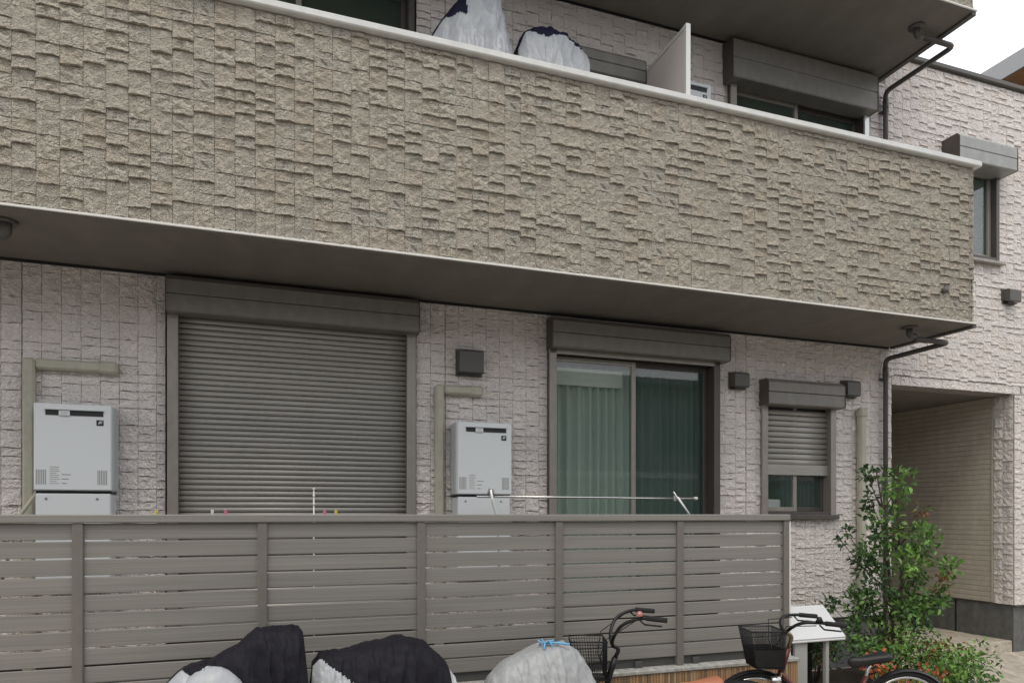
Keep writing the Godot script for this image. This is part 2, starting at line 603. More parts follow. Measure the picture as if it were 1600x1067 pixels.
func glazing(b: Node3D, x0: float, x1: float, y0: float, y1: float, leaves: int, w := 0.04, depth := -0.06) -> Node3D:
	var st := S()
	frame_of(st, x0, x1, y0, y1, depth - 0.06, 0.035, w)
	var o := part(b, "window", st, M.frame)
	var n := leaves
	var span := (x1 - x0 - 2 * w) / n
	for k in n:
		st = S()
		var z := depth + (0.0 if k % 2 == 0 else -0.032)
		var a := x0 + w + k * span - (0.02 if k > 0 else 0.0)
		var c := x0 + w + (k + 1) * span + (0.02 if k < n - 1 else 0.0)
		frame_of(st, a, c, y0 + w, y1 - w, z, z + 0.028, 0.045)
		var s := part(o, "sash", st, M.rail if k == 0 else M.frame)
		part(o, "pane", B(Vector3(a + 0.043, y0 + w + 0.043, z + 0.011), Vector3(c - 0.043, y1 - w - 0.043, z + 0.016)), M.glass)
	return o

func vent_hood(b: Node3D, x0: float, x1: float, y0: float, y1: float) -> void:
	var st := S()
	extrude_x(st, [Vector2(0.012, y0 + 0.03), Vector2(0.085, y0), Vector2(0.105, y0 + 0.012), Vector2(0.105, y1 - 0.02), Vector2(0.085, y1), Vector2(0.012, y1)], x0, x1)
	var o := part(b, "vent_hood", st, M.vent)
	part(o, "flange", B(Vector3(x0 - 0.012, y0 - 0.012, 0.0), Vector3(x1 + 0.012, y1 + 0.012, 0.02), 0.003), M.vent)
	part(o, "grille", B(Vector3(x0 + 0.02, y0 - 0.012, 0.02), Vector3(x1 - 0.02, y0 + 0.0, 0.075)), M.black)

func build_building() -> void:
	var b := thing("apartment_building", "three storey apartment house with beige split stone balcony over pale stone ground floor", "apartment building")
	# openings of the facade: big shutter, glass door, small window, then the passage
	var low := [Rect2(-0.68, 0.75, 1.87, 2.62), Rect2(2.37, 0.75, 1.78, 2.6), Rect2(4.66, 1.77, 0.89, 1.22)]
	var g := Rect2(-4.0, 0.745, 10.25, 2.815)
	var up_holes := [Rect2(-0.66, 4.1, 1.86, 2.1), Rect2(2.3, 4.9, 0.95, 0.9), Rect2(4.26, 4.1, 1.72, 1.95)]
	var wing_holes := [Rect2(6.34, 0.2, 1.86, 2.99), Rect2(7.2, 4.66, 0.72, 1.1)]
	# ground floor wall
	var st := S()
	for r in cut(g, low): box(st, Vector3(r.position.x, r.position.y, -0.16), Vector3(r.end.x, r.end.y, 0.0))
	var wall := part(b, "wall", st, M.wall_core)
	cladding(wall, "wall_stone", g, low, Transform3D(), 0.1212, 0.031, 0.019, -1.588, 4, 0.36, 300, 31)
	# upper floor wall, behind the balcony
	var ug := Rect2(-4.0, 3.56, 10.25, 2.96)
	st = S()
	for r in cut(Rect2(-4.0, 3.56, 10.25, 5.6), up_holes): box(st, Vector3(r.position.x, r.position.y, -0.16), Vector3(r.end.x, r.end.y, 0.0))
	var upper := part(b, "upper_wall", st, M.wall_core)
	cladding(upper, "wall_stone", Rect2(-1.0, 4.6, 7.25, 1.77), up_holes, Transform3D(), 0.1212, 0.031, 0.012, -1.588, 4, 0.3, 200, 32, [Rect2(-4, 0, 4, 9), Rect2(0, 0, 3, 5.3), Rect2(0, 0, 9, 5.1)])
	# wing with the passage
	var wg := Rect2(6.25, 0.745, 5.75, 5.93)
	st = S()
	for r in cut(Rect2(6.25, 0.745, 5.75, 5.95), wing_holes): box(st, Vector3(r.position.x, r.position.y, -0.25), Vector3(r.end.x, r.end.y, 0.0))
	var wing := part(b, "wing_wall", st, M.wall_core)
	cladding(wing, "wall_stone", wg, wing_holes + [Rect2(6.34, 3.18, 1.98, 0.1)], Transform3D(), 0.1212, 0.031, 0.017, 6.25, 4, 0.3, 260, 33, [Rect2(6.25, 3.62, 1.0, 1.45)])
	for k in 16:   # the course of upright stones over the passage
		put(wing, "lintel_stone", stone_mesh("wall_stone", 3, k % 9, 0.1212, 0.093, 0.012), M.wall_stone).transform = Transform3D(Basis.from_scale(Vector3(1.0, 1.02, 1.1)), Vector3(6.345 + k * 0.1215, 3.182, 0.0))
	cladding(wing, "wall_stone", Rect2(0, 0.745, 0.25, 2.44), [], Transform3D(Basis(Vector3.UP, -PI / 2), Vector3(8.2, 0, -0.25)), 0.1212, 0.031, 0.012, 0.0, 4, 0.3, 30, 34)
	part(b, "wing_coping", B(Vector3(6.25, 6.69, -0.28), Vector3(12.02, 6.74, 0.045), 0.006), M.vent)
	# panel joints
	for x in [-1.588, 4.472]: part(b, "panel_joint", B(Vector3(x - 0.001, 0.745, -0.001), Vector3(x + 0.007, 3.56, 0.003)), M.wall_core)
	# plinth
	for r in [[Vector3(-4, 0, -0.2), Vector3(6.3, 0.735, -0.02)], [Vector3(8.22, 0, -6), Vector3(12, 0.735, -0.02)]]:
		part(b, "plinth", B(r[0], r[1], 0.004), M.plinth)
	part(b, "plinth_flashing", B(Vector3(8.205, 0.735, -6), Vector3(12, 0.748, 0.016)), M.frame)
	part(b, "plinth_flashing", B(Vector3(-4, 0.735, -0.1), Vector3(6.3, 0.748, 0.02)), M.trim)
	part(b, "plinth_joint", B(Vector3(8.212, 0.2, -0.75), Vector3(8.2185, 0.733, -0.735)), M.black)
	# passage
	part(b, "passage_step", B(Vector3(6.28, 0.05, -6), Vector3(8.215, 0.33, -0.03), 0.008), M.step)
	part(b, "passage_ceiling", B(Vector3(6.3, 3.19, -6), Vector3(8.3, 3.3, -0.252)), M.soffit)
	part(b, "passage_end_wall", B(Vector3(6.2, 0.2, -6.2), Vector3(8.4, 3.4, -6.0)), M.siding)
	part(b, "passage_inner_wall", B(Vector3(6.18, 0.2, -6.0), Vector3(6.33, 3.4, -0.252)), M.siding)
	var side := part(b, "passage_wall", B(Vector3(8.225, 0.74, -6.0), Vector3(8.4, 3.4, -0.252)), M.siding)
	st = S()
	var pitch := 0.061
	for p in [[Vector3(8.224, 0, -6), Vector3(8.224, 0, -0.256)]]:
		var q := [Vector2(8.224, 0.0), Vector2(8.204, 0.0), Vector2(8.2, 0.005), Vector2(8.2, pitch * 0.86), Vector2(8.204, pitch * 0.96), Vector2(8.224, pitch * 0.96)]
		for i in 5:
			var e: Vector2 = q[i + 1] - q[i]
			quad(st, Vector3(q[i].x, q[i].y, -6), Vector3(q[i + 1].x, q[i + 1].y, -6), Vector3(q[i + 1].x, q[i + 1].y, -0.256), Vector3(q[i].x, q[i].y, -0.256), Vector3(e.y if i == 2 else -1, -e.x, 0) if i != 0 and i != 4 else Vector3(0, -1 if i == 0 else 1, 0))
		for z in [-6.0, -0.256]:
			for i in range(1, 5): tri(st, Vector3(q[0].x, q[0].y, z), Vector3(q[i].x, q[i].y, z), Vector3(q[i + 1].x, q[i + 1].y, z), Vector3(0, 0, 1 if z > -1 else -1))
	st.generate_normals()
	var board := st.commit()
	for k in 40: put(side, "siding_board", board, M.siding).position.y = 0.75 + k * pitch
	part(side, "corner_trim", B(Vector3(8.19, 0.75, -0.272), Vector3(8.222, 3.19, -0.2515), 0.003), M.duct)
	# shell: floors, back and side walls, roofs, so that daylight enters only through the windows
	st = B(Vector3(-4, 0.2, -6.3), Vector3(-3.85, 9.15, -0.16))
	box(st, Vector3(-4, 0.2, -6.5), Vector3(12, 9.15, -6.3))
	box(st, Vector3(6.1, 3.4, -6.3), Vector3(6.24, 9.15, -0.16))
	box(st, Vector3(6.1, 0.2, -6.3), Vector3(6.17, 3.4, -0.16))
	box(st, Vector3(11.85, 0.2, -6.3), Vector3(12, 6.69, -0.25))
	part(b, "outer_wall", st, M.interior)
	st = B(Vector3(-3.85, 0.75, -6.3), Vector3(6.1, 0.9, -0.17))
	box(st, Vector3(-3.85, 3.42, -6.3), Vector3(6.1, 3.9, -0.17))
	box(st, Vector3(-3.85, 6.35, -6.3), Vector3(6.1, 6.8, -0.17))
	box(st, Vector3(8.42, 3.42, -6.3), Vector3(11.85, 3.9, -0.26))
	box(st, Vector3(6.24, 3.42, -6.3), Vector3(8.42, 3.9, -0.26))
	part(b, "floor_slab", st, M.wood_floor)
	part(b, "room_wall", B(Vector3(1.5, 0.9, -6.3), Vector3(1.6, 3.42, -0.17)), M.interior)
	part(b, "room_wall", B(Vector3(4.4, 0.9, -6.3), Vector3(4.5, 3.42, -0.17)), M.interior)
	part(b, "roof", B(Vector3(-4.1, 9.15, -6.6), Vector3(6.4, 9.3, 1.1), 0.02), M.roof)
	part(b, "wing_roof", B(Vector3(6.25, 6.3, -6.3), Vector3(11.85, 6.45, -0.26)), M.roof)
	# balcony: cladding on a core, coping, trim strip, soffit
	for lev in [[3.58, 5.05, 300, 41, "lower_balcony", 0.0, 0.0], [6.37, 7.86, 40, 42, "upper_balcony", -0.2, 0.15]]:
		var y0: float = lev[0]
		var y1: float = lev[1]
		var ex: float = lev[5]
		var ez: float = lev[6]
		st = B(Vector3(-4, y0 + 0.02, 0.8 + ez), Vector3(6.3 + ex, y1, 0.94 + ez))
		box(st, Vector3(6.16 + ex, y0 + 0.02, 0.0), Vector3(6.3 + ex, y1, 0.8 + ez))
		var bw := part(b, "balcony_wall", st, M.balcony_core)
		var bx := -4.0 if y0 < 5 else 4.0
		cladding(bw, "balcony_stone", Rect2(bx, y0 + 0.02, 6.32 + ex - bx, y1 - y0 - 0.025 if y0 < 5 else 0.6), [], Transform3D(Basis(), Vector3(0, 0, 0.94 + ez)), 0.1212, 0.0363, 0.03, 1.288, 4, 0.36, lev[2], lev[3])
		cladding(bw, "balcony_stone", Rect2(0, y0 + 0.02, 0.93 + ez, y1 - y0 - 0.025), [], Transform3D(Basis(Vector3.UP, PI / 2), Vector3(6.3 + ex, 0, 0.96 + ez)), 0.1212, 0.0363, 0.034, 0.0, 5, 0.3, 0, lev[3] + 7)
		for x in [1.288, -1.742, 4.318]: part(bw, "panel_joint", B(Vector3(x - 0.001, y0 + 0.03, 0.939 + ez), Vector3(x + 0.007, y1, 0.9475 + ez)), M.seal)
		st = B(Vector3(-4, y1 + 0.003, 0.77 + ez), Vector3(6.37 + ex, y1 + 0.055, 1.0 + ez), 0.008)
		box(st, Vector3(6.13 + ex, y1 + 0.003, 0.02), Vector3(6.37 + ex, y1 + 0.052, 0.768 + ez), 0.008)
		part(bw, "coping", st, M.coping)
		part(bw, "trim_strip", B(Vector3(-4, y0 - 0.002, 0.966 + ez), Vector3(6.335 + ex, y0 + 0.013, 0.98 + ez), 0.002), M.trim)
		part(bw, "side_trim", B(Vector3(6.29 + ex, y0 - 0.03, 0.03), Vector3(6.34 + ex, y0 + 0.012, 0.962 + ez), 0.002), M.vent)
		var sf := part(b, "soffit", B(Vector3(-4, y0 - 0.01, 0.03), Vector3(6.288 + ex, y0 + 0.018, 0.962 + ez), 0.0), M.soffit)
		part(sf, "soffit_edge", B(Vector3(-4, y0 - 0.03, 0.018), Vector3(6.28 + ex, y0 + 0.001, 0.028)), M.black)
	part(b, "balcony_floor", B(Vector3(-4, 3.705, 0.01), Vector3(6.16, 3.9, 0.8)), M.interior)
	# drain outlets under the balconies
	for p in [Vector3(5.78, 3.57, 0.72), Vector3(5.78, 6.36, 0.8), Vector3(-1.47, 3.57, 0.75)]:
		st = T([p, p + Vector3(0, -0.018, 0)], 0.07, 16)
		var d := part(b, "drain_outlet", st, M.vent)
		part(d, "spout", T(route([p, p + Vector3(0, -0.085, 0), p + Vector3(0.07 if p.x > 0 else -0.3, -0.085, 0)], 0.03), 0.028 if p.x > 0 else 0.04, 12), M.pipe if p.x > 0 else M.vent)
	var plug := Vector3(5.93, 3.86, 0.945)
	part(b, "overflow_outlet", T([plug, plug + Vector3(0, 0, 0.045)], 0.028, 14), M.vent)
	# the big roller shutter, shut
	roller_shutter(b, -0.665, 1.19, 0.95, 3.3, 0.075, 0.0417, 0.03)
	shutter_box(b, -0.665, 1.2, 3.27, 3.535, 0.15)
	# the sliding glass door
	glazing(b, 2.37, 4.14, 0.9, 3.27, 2, 0.06)
	part(b, "door_track", B(Vector3(2.37, 3.21, -0.02), Vector3(4.14, 3.25, 0.06), 0.004), M.rail)
	shutter_box(b, 2.36, 4.19, 3.25, 3.51, 0.15)
	part(b, "blind_rail", B(Vector3(2.372, 0.9, 0.036), Vector3(2.44, 3.25, 0.06), 0.004), M.rail)
	part(b, "blind_rail", B(Vector3(4.07, 0.9, 0.036), Vector3(4.139, 3.25, 0.06), 0.004), M.frame)
	# the small window with its half lowered shutter
	glazing(b, 4.66, 5.55, 1.78, 2.98, 2, 0.045)
	roller_shutter(b, 4.64, 5.56, 2.19, 2.9, 0.07, 0.055, 0.11)
	shutter_box(b, 4.625, 5.575, 2.87, 3.12, 0.15)
	part(b, "window_sill", B(Vector3(4.64, 1.745, -0.05), Vector3(5.58, 1.79, 0.07), 0.005), M.frame)
	# upper floor: left window, middle box, right window; window of the wing
	glazing(b, -0.64, 1.18, 4.1, 6.15, 2, 0.05)
	shutter_box(b, -0.66, 1.2, 6.1, 6.34, 0.15)
	glazing(b, 2.3, 3.25, 4.9, 5.75, 2, 0.045)
	shutter_box(b, 2.27, 3.28, 5.7, 5.92, 0.15)
	glazing(b, 4.26, 5.98, 4.1, 6.02, 2, 0.055)
	part(b, "blind_rail", B(Vector3(4.262, 4.1, 0.036), Vector3(4.33, 5.96, 0.06), 0.004), M.rail)
	part(b, "blind_rail", B(Vector3(5.92, 4.1, 0.036), Vector3(5.979, 5.96, 0.06), 0.004), M.alu)
	shutter_box(b, 4.2, 5.985, 5.95, 6.335, 0.17)
	glazing(b, 7.2, 7.92, 4.66, 5.72, 1, 0.05)
	part(b, "wing_blind", B(Vector3(7.26, 4.7, -0.16), Vector3(7.86, 5.7, -0.14)), M.frame)
	shutter_box(b, 7.06, 7.95, 5.62, 5.9, 0.22, M.wing_box)
	part(b, "window_sill", B(Vector3(7.15, 4.625, 0.0), Vector3(7.97, 4.66, 0.075), 0.005), M.rail)
	vent_hood(b, 1.545, 1.755, 2.975, 3.175)
	vent_hood(b, 4.275, 4.44, 3.02, 3.165)
	vent_hood(b, 5.65, 5.82, 3.01, 3.17)
	vent_hood(b, 7.99, 8.17, 4.215, 4.36)
	# curtains
	curtain("curtain", "pale green lace curtain behind left pane of sliding door", 2.45, 3.3, 1.0, 3.16, -0.2, M.curtain, 9)
	curtain("curtain", "dark green curtain behind right pane of sliding door", 3.28, 4.1, 1.0, 3.16, -0.24, M.curtain_dark, 10)
	curtain("curtain", "dark blue curtain inside the small half shuttered window", 5.08, 5.5, 1.85, 2.95, -0.22, M.blind, 6)
	var pel := B(Vector3(2.46, 2.98, -0.17), Vector3(3.2, 3.14, -0.155), 0.003)
	tag(part(self, "curtain_pelmet", pel, M.pelmet), "pale green pelmet above the lace curtain in sliding door", "pelmet")
	tag(part(self, "storage_box", B(Vector3(4.72, 1.6, -0.4), Vector3(5.04, 1.95, -0.17), 0.01), M.heater), "pale box standing inside left pane of the small window", "box")

func curtain(called: String, label: String, x0: float, x1: float, y0: float, y1: float, z: float, m: Material, folds: int) -> void:
	var st := S(true)
	var n := folds * 10
	var pts := []
	for i in n + 1:
		var a := float(i) / n
		pts.append(Vector2(lerp(x0, x1, a), z + 0.025 * sin(a * TAU * folds + 1.5 * sin(a * 9.0)) + 0.012 * noise.get_noise_1d(a * 20.0 + x0)))
	for i in n:
		quad(st, Vector3(pts[i].x, y0, pts[i].y), Vector3(pts[i + 1].x, y0, pts[i + 1].y), Vector3(pts[i + 1].x, y1, pts[i + 1].y), Vector3(pts[i].x, y1, pts[i].y), Vector3.BACK)
	tag(part(self, called, st, m), label, "curtain")

func build_neighbour() -> void:
	var h := thing("neighbour_house", "taller house behind the wing with grey eave and orange wooden soffit", "house", Vector3(13.4, 0.2, -2.6))
	part(h, "wall", B(Vector3(0, 0, -9.5), Vector3(8, 9.5, 0)), M.house)
	var r := S()
	extrude_x(r, [Vector2(0.75, 9.62), Vector2(0.75, 9.86), Vector2(-4.7, 9.95), Vector2(-10.2, 9.86), Vector2(-10.2, 9.62)], -0.58, 8.6)
	part(h, "roof", r, M.roof)
	part(h, "fascia", B(Vector3(-0.62, 9.56, -10.25), Vector3(-0.583, 9.9, 0.8), 0.004), M.fascia)
	part(h, "soffit", B(Vector3(-0.58, 9.55, -10.2), Vector3(0, 9.615, 0.75)), M.wood)
	for k in 2:
		var w := part(h, "window", B(Vector3(1.5 + k * 3.0, 6.8, 0.002), Vector3(3.0 + k * 3.0, 8.2, 0.04), 0.01), M.frame)
		part(w, "pane", B(Vector3(1.58 + k * 3.0, 6.88, 0.036), Vector3(2.92 + k * 3.0, 8.12, 0.045)), M.blind)

func build_opposite() -> void:
	for q in [[-15.0, 3.2, 6.6, "pale rendered house across the street facing the big shutter"], [5.2, 21.0, 6.1, "dark clad house across the street mirrored in the sliding glass door"]]:
		var left: bool = q[0] < 0
		var h := thing("opposite_house", q[3], "house", Vector3(q[0], 0.0, 15.0), "houses across the street")
		var w: float = q[1] - q[0]
		var top: float = q[2]
		part(h, "wall", B(Vector3(0, 0, 0), Vector3(w, top, 8)), M.house if left else M.house_dark)
		part(h, "roof", B(Vector3(-0.4, top, -0.4), Vector3(w + 0.4, top + 0.22, 8.4), 0.03), M.roof)
		part(h, "band", B(Vector3(-0.03, 3.0, -0.03), Vector3(w + 0.03, 3.2, 8.03)), M.fascia)
		for f in 2:
			for k in 5:
				var x := 1.4 + k * (w - 3.8) / 4.0
				var win := part(h, "window", B(Vector3(x, 0.9 + f * 2.9, -0.05), Vector3(x + 1.6, 2.2 + f * 2.9, 0.0), 0.01), M.frame)
				for s in 2: part(win, "pane", B(Vector3(x + 0.07 + s * 0.75, 0.97 + f * 2.9, -0.058), Vector3(x + 0.78 + s * 0.75, 2.13 + f * 2.9, -0.052)), M.blind)

func build_fence() -> void:
	var base_y := 0.65
	var w := thing("tile_wall", "low wall of upright brown ribbed tiles with pale cap under the fence", "wall", Vector3(0, 0, 0))
	part(w, "core", B(Vector3(-4, -0.1, 1.06), Vector3(4.05, base_y - 0.03, 1.185)), M.tile[3])
	part(w, "cap", B(Vector3(-4, base_y - 0.03, 1.045), Vector3(4.065, base_y, 1.215), 0.006), M.kerb)
	var st := S()
	extrude_x(st, [Vector2(1.18, 0.05), Vector2(1.196, 0.05), Vector2(1.2, 0.055), Vector2(1.2, base_y - 0.036), Vector2(1.196, base_y - 0.031), Vector2(1.18, base_y - 0.031)], 0.0, 0.0205)
	st.generate_normals()
	var tile := st.commit()
	var rest := S()
	var x := 4.03
	var k := 0
	while x > -4.0:
		if x > 2.0:
			put(w, "tile", tile, M.tile[rng.randi() % 5]).position = Vector3(x, 0, rng.randf_range(-0.002, 0.002))
		else:
			rest.append_from(tile, 0, Transform3D(Basis(), Vector3(x, 0, rng.randf_range(-0.002, 0.002))))
		x -= 0.0245
		k += 1
	tag(put(w, "tile_facing", rest.commit(), M.tile[0]), "", "", "", "stuff")

	var f := thing("slat_fence", "grey brown horizontal slat fence with posts in front of the ground floor", "fence", Vector3(0, 0, 0))
	st = S()
	box(st, Vector3(-4.0, 1.747, 1.085), Vector3(4.02, 1.797, 1.158), 0.006)
	part(f, "top_rail", st, M.fence)
	st = S()
	box(st, Vector3(-0.001, 0, 0), Vector3(1.0, 0.093, 0.02), 0.003)
	st.generate_normals()
	var slat := st.commit()
	for i in range(-4, 4):
		part(f, "post", B(Vector3(i - 0.03 - 0.0, base_y, 1.1), Vector3(i + 0.026, 1.746, 1.148), 0.004), M.fence_post)
		for j in 10:
			var o := put(f, "slat", slat, M.fence)
			o.position = Vector3(i + 0.0, 0.72 + j * 0.1035 + rng.randf_range(-0.0008, 0.0008), 1.106 + rng.randf_range(-0.001, 0.001))
	part(f, "end_post", B(Vector3(3.962, base_y, 1.1), Vector3(4.012, 1.746, 1.148), 0.004), M.fence_post)
	part(f, "end_strip", B(Vector3(4.014, base_y, 1.112), Vector3(4.027, 1.74, 1.15), 0.003), M.trim)
	part(f, "bottom_rail", B(Vector3(-4, base_y + 0.004, 1.09), Vector3(3.96, base_y + 0.06, 1.104)), M.fence_base)
	for i in range(-4, 4):
		for fx in [0.12, 0.62]:
			part(f, "foot", B(Vector3(i + fx, base_y + 0.001, 1.105), Vector3(i + fx + 0.06, base_y + 0.05, 1.13), 0.003), M.fence_base)
	# coloured pegs clipped to the top rail
	var pegs := [[-0.597, M.yellow, "yellow clothes peg on fence rail left of the big shutter"], [-0.29, M.pale, "pale green clothes peg on fence rail below the big shutter"], [-0.215, M.pink, "pink clothes peg on fence rail just right of the pale green one"], [0.375, M.pink, "pink clothes peg on fence rail beside the thin pole"], [0.445, M.yellow, "yellow clothes peg on fence rail right of the thin pole"]]
	for p in pegs:
		var c := thing("clothes_peg", p[2], "clothes peg", Vector3(p[0], 1.797, 1.12), "clothes pegs on the fence rail")
		for s in [-1.0, 1.0]:
			var pg := S()
			extrude_x(pg, [Vector2(s * 0.004, -0.0), Vector2(s * 0.012, 0.0), Vector2(s * 0.018, 0.026), Vector2(s * 0.011, 0.028)], -0.007, 0.007)
			part(c, "jaw", pg, p[1])
		part(c, "spring", T([Vector3(-0.009, 0.011, 0), Vector3(0.009, 0.011, 0)], 0.005, 8), M.chrome)

func heater(label: String, at: Vector3, lower: bool) -> Node3D:
	# origin: left bottom corner of the casing, at the wall
	var o := thing("gas_water_heater", label, "water heater", at, "gas water heaters on the walls")
	var w := 0.475
	var h := 0.6
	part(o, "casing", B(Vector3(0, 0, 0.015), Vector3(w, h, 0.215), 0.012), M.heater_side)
	var p := part(o, "front_panel", B(Vector3(0.006, 0.006, 0.216), Vector3(w - 0.006, h - 0.006, 0.24), 0.008), M.heater)
	var st := S()
	box(st, Vector3(0.075, h - 0.085, 0.2405), Vector3(0.42, h - 0.05, 0.243), 0.0)
	part(p, "exhaust_slot", st, M.black)
	part(p, "exhaust_lip", B(Vector3(0.07, h - 0.05, 0.2395), Vector3(0.425, h - 0.043, 0.256), 0.002), M.heater_side)
	part(p, "slot_plate", B(Vector3(0.155, h - 0.088, 0.2435), Vector3(0.22, h - 0.052, 0.25), 0.002), M.heater)
	st = S()
	for k in 3: box(st, Vector3(0.165, h - 0.063 - k * 0.009, 0.2502), Vector3(0.21, h - 0.061 - k * 0.009, 0.2508))
	part(p, "plate_print", st, M.grey_print)
	var e := part(p, "emblem", B(Vector3(0.378, h - 0.148, 0.2402), Vector3(0.422, h - 0.108, 0.2412)), M.black)
	st = S()
	quad(st, Vector3(0.388, h - 0.136, 0.2416), Vector3(0.396, h - 0.136, 0.2416), Vector3(0.402, h - 0.122, 0.2416), Vector3(0.394, h - 0.122, 0.2416), Vector3.BACK)
	quad(st, Vector3(0.394, h - 0.122, 0.2416), Vector3(0.416, h - 0.12, 0.2416), Vector3(0.414, h - 0.114, 0.2416), Vector3(0.396, h - 0.116, 0.2416), Vector3.BACK)
	quad(st, Vector3(0.398, h - 0.132, 0.2416), Vector3(0.412, h - 0.132, 0.2416), Vector3(0.413, h - 0.126, 0.2416), Vector3(0.4, h - 0.126, 0.2416), Vector3.BACK)
	part(e, "emblem_mark", st, M.heater_side)
	for x in [0.02, 0.385]:
		for k in 6:
			part(p, "louvre", B(Vector3(x + k * 0.0105, 0.045, 0.2398), Vector3(x + k * 0.0105 + 0.005, 0.145, 0.2412)), M.grey_print)
	st = S()
	for k in 9: box(st, Vector3(0.1, 0.05 + k * 0.014, 0.2402), Vector3(0.1 + [0.055, 0.04, 0.06, 0.05][k % 4], 0.054 + k * 0.014, 0.2408))
	for k in 3: box(st, Vector3(0.17, 0.05 + k * 0.03, 0.2402), Vector3(0.2 + 0.012 * k, 0.056 + k * 0.03, 0.2408))
	part(p, "printed_label", st, M.grey_print)
	if lower:
		var lo := part(o, "pipe_cover", B(Vector3(0.012, -0.62, 0.02), Vector3(w - 0.012, -0.015, 0.225), 0.008), M.heater)
		for x in [0.075, 0.38]: part(lo, "screw", T([Vector3(x, -0.05, 0.224), Vector3(x, -0.05, 0.23)], 0.008, 8), M.grey_print)
		part(o, "gap_seal", B(Vector3(0.01, -0.016, 0.03), Vector3(w - 0.01, 0.002, 0.205)), M.black)
	return o

func build_heaters() -> void:
	heater("white gas water heater left of the big shutter on the ground floor", Vector3(-1.46, 1.955, 0.0), true)
	heater("white gas water heater between the big shutter and sliding door", Vector3(1.485, 1.955, 0.0), true)
	heater("white gas water heater on the balcony behind the white partition", Vector3(3.44, 5.16, 0.0), false)

func duct(st: SurfaceTool, pts: Array, w: float, d: float) -> void:
	# a flat trunking on the wall, running upright and level
	for i in pts.size() - 1:
		var a: Vector2 = pts[i]
		var b: Vector2 = pts[i + 1]
		var lo := Vector2(min(a.x, b.x), min(a.y, b.y)) - Vector2(w, w) / 2.0
		var hi := Vector2(max(a.x, b.x), max(a.y, b.y)) + Vector2(w, w) / 2.0
		if i > 0: lo.x += w + 0.001
		box(st, Vector3(lo.x, lo.y, 0.012), Vector3(hi.x, hi.y, d + (0.0 if i == 0 else -0.003)), 0.018)

func build_pipes() -> void:
	var o := thing("pipe_duct", "beige pipe duct rising left of left water heater and turning right", "pipe duct", Vector3.ZERO, "beige pipe ducts on the ground floor wall")
	var st := S()
	duct(st, [Vector2(-1.53, 0.3), Vector2(-1.53, 2.845), Vector2(-1.03, 2.845)], 0.075, 0.075)
	part(o, "trunking", st, M.duct)
	part(o, "end_cap", B(Vector3(-1.1, 2.8, 0.012), Vector3(-0.98, 2.89, 0.082), 0.02), M.duct)
	part(o, "hose", T(route([Vector3(-1.44, 1.97, 0.16), Vector3(-1.56, 1.78, 0.16), Vector3(-1.68, 1.3, 0.12)], 0.05), 0.013, 8), M.duct)
	o = thing("pipe_duct", "beige pipe duct around the water heater beside the sliding door", "pipe duct", Vector3.ZERO, "beige pipe ducts on the ground floor wall")
	st = S()
	duct(st, [Vector2(1.385, 0.3), Vector2(1.385, 2.835), Vector2(1.7, 2.835)], 0.075, 0.075)
	part(o, "trunking", st, M.duct)
	part(o, "end_cap", B(Vector3(1.64, 2.79, 0.012), Vector3(1.76, 2.88, 0.082), 0.02), M.duct)
	o = thing("pipe_duct", "beige upright pipe duct right of the small shuttered window", "pipe duct", Vector3.ZERO, "beige pipe ducts on the ground floor wall")
	part(o, "trunking", B(Vector3(5.84, 0.76, 0.012), Vector3(5.93, 2.82, 0.085), 0.02), M.duct)
	part(o, "end_cap", B(Vector3(5.83, 2.8, 0.012), Vector3(5.94, 2.9, 0.095), 0.03), M.duct)
	# rain pipes: from the drain outlets out along the balcony edge, back to the wall and down
	for q in [[0.0, "brown rainwater pipe from lower balcony running down building corner", 3.46, 0.3, 0.72], [0.0, "brown rainwater pipe from upper balcony dropping behind lower balcony", 6.28, 5.06, 0.8]]:
		var up: bool = q[2] > 5.0
		var r := thing("rainwater_pipe", q[1], "drainpipe", Vector3.ZERO, "brown rainwater pipes at the corner")
		var y: float = q[2]
		var xo := 6.25 if up else 6.28
		var z: float = q[4]
		var from := Vector3(5.86, y, z)
		part(r, "branch_pipe", T(route([from, Vector3(xo, y, z), Vector3(6.2, y - 0.03, 0.06), Vector3(6.2, q[3], 0.06)], 0.06), 0.025, 12), M.pipe)
		for k in 3:
			var by: float = lerp(float(q[3]) + 0.15, y - 0.25, k / 2.0)
			var br := B(Vector3(6.165, by, 0.0), Vector3(6.235, by + 0.022, 0.045), 0.004)
			tube(br, [Vector3(6.2, by, 0.06), Vector3(6.2, by + 0.022, 0.06)], 0.03, 12)
			part(r, "bracket", br, M.pipe)
		part(r, "joint", T([Vector3(6.2, y - 0.22, 0.06), Vector3(6.2, y - 0.12, 0.06)], 0.03, 12), M.pipe)

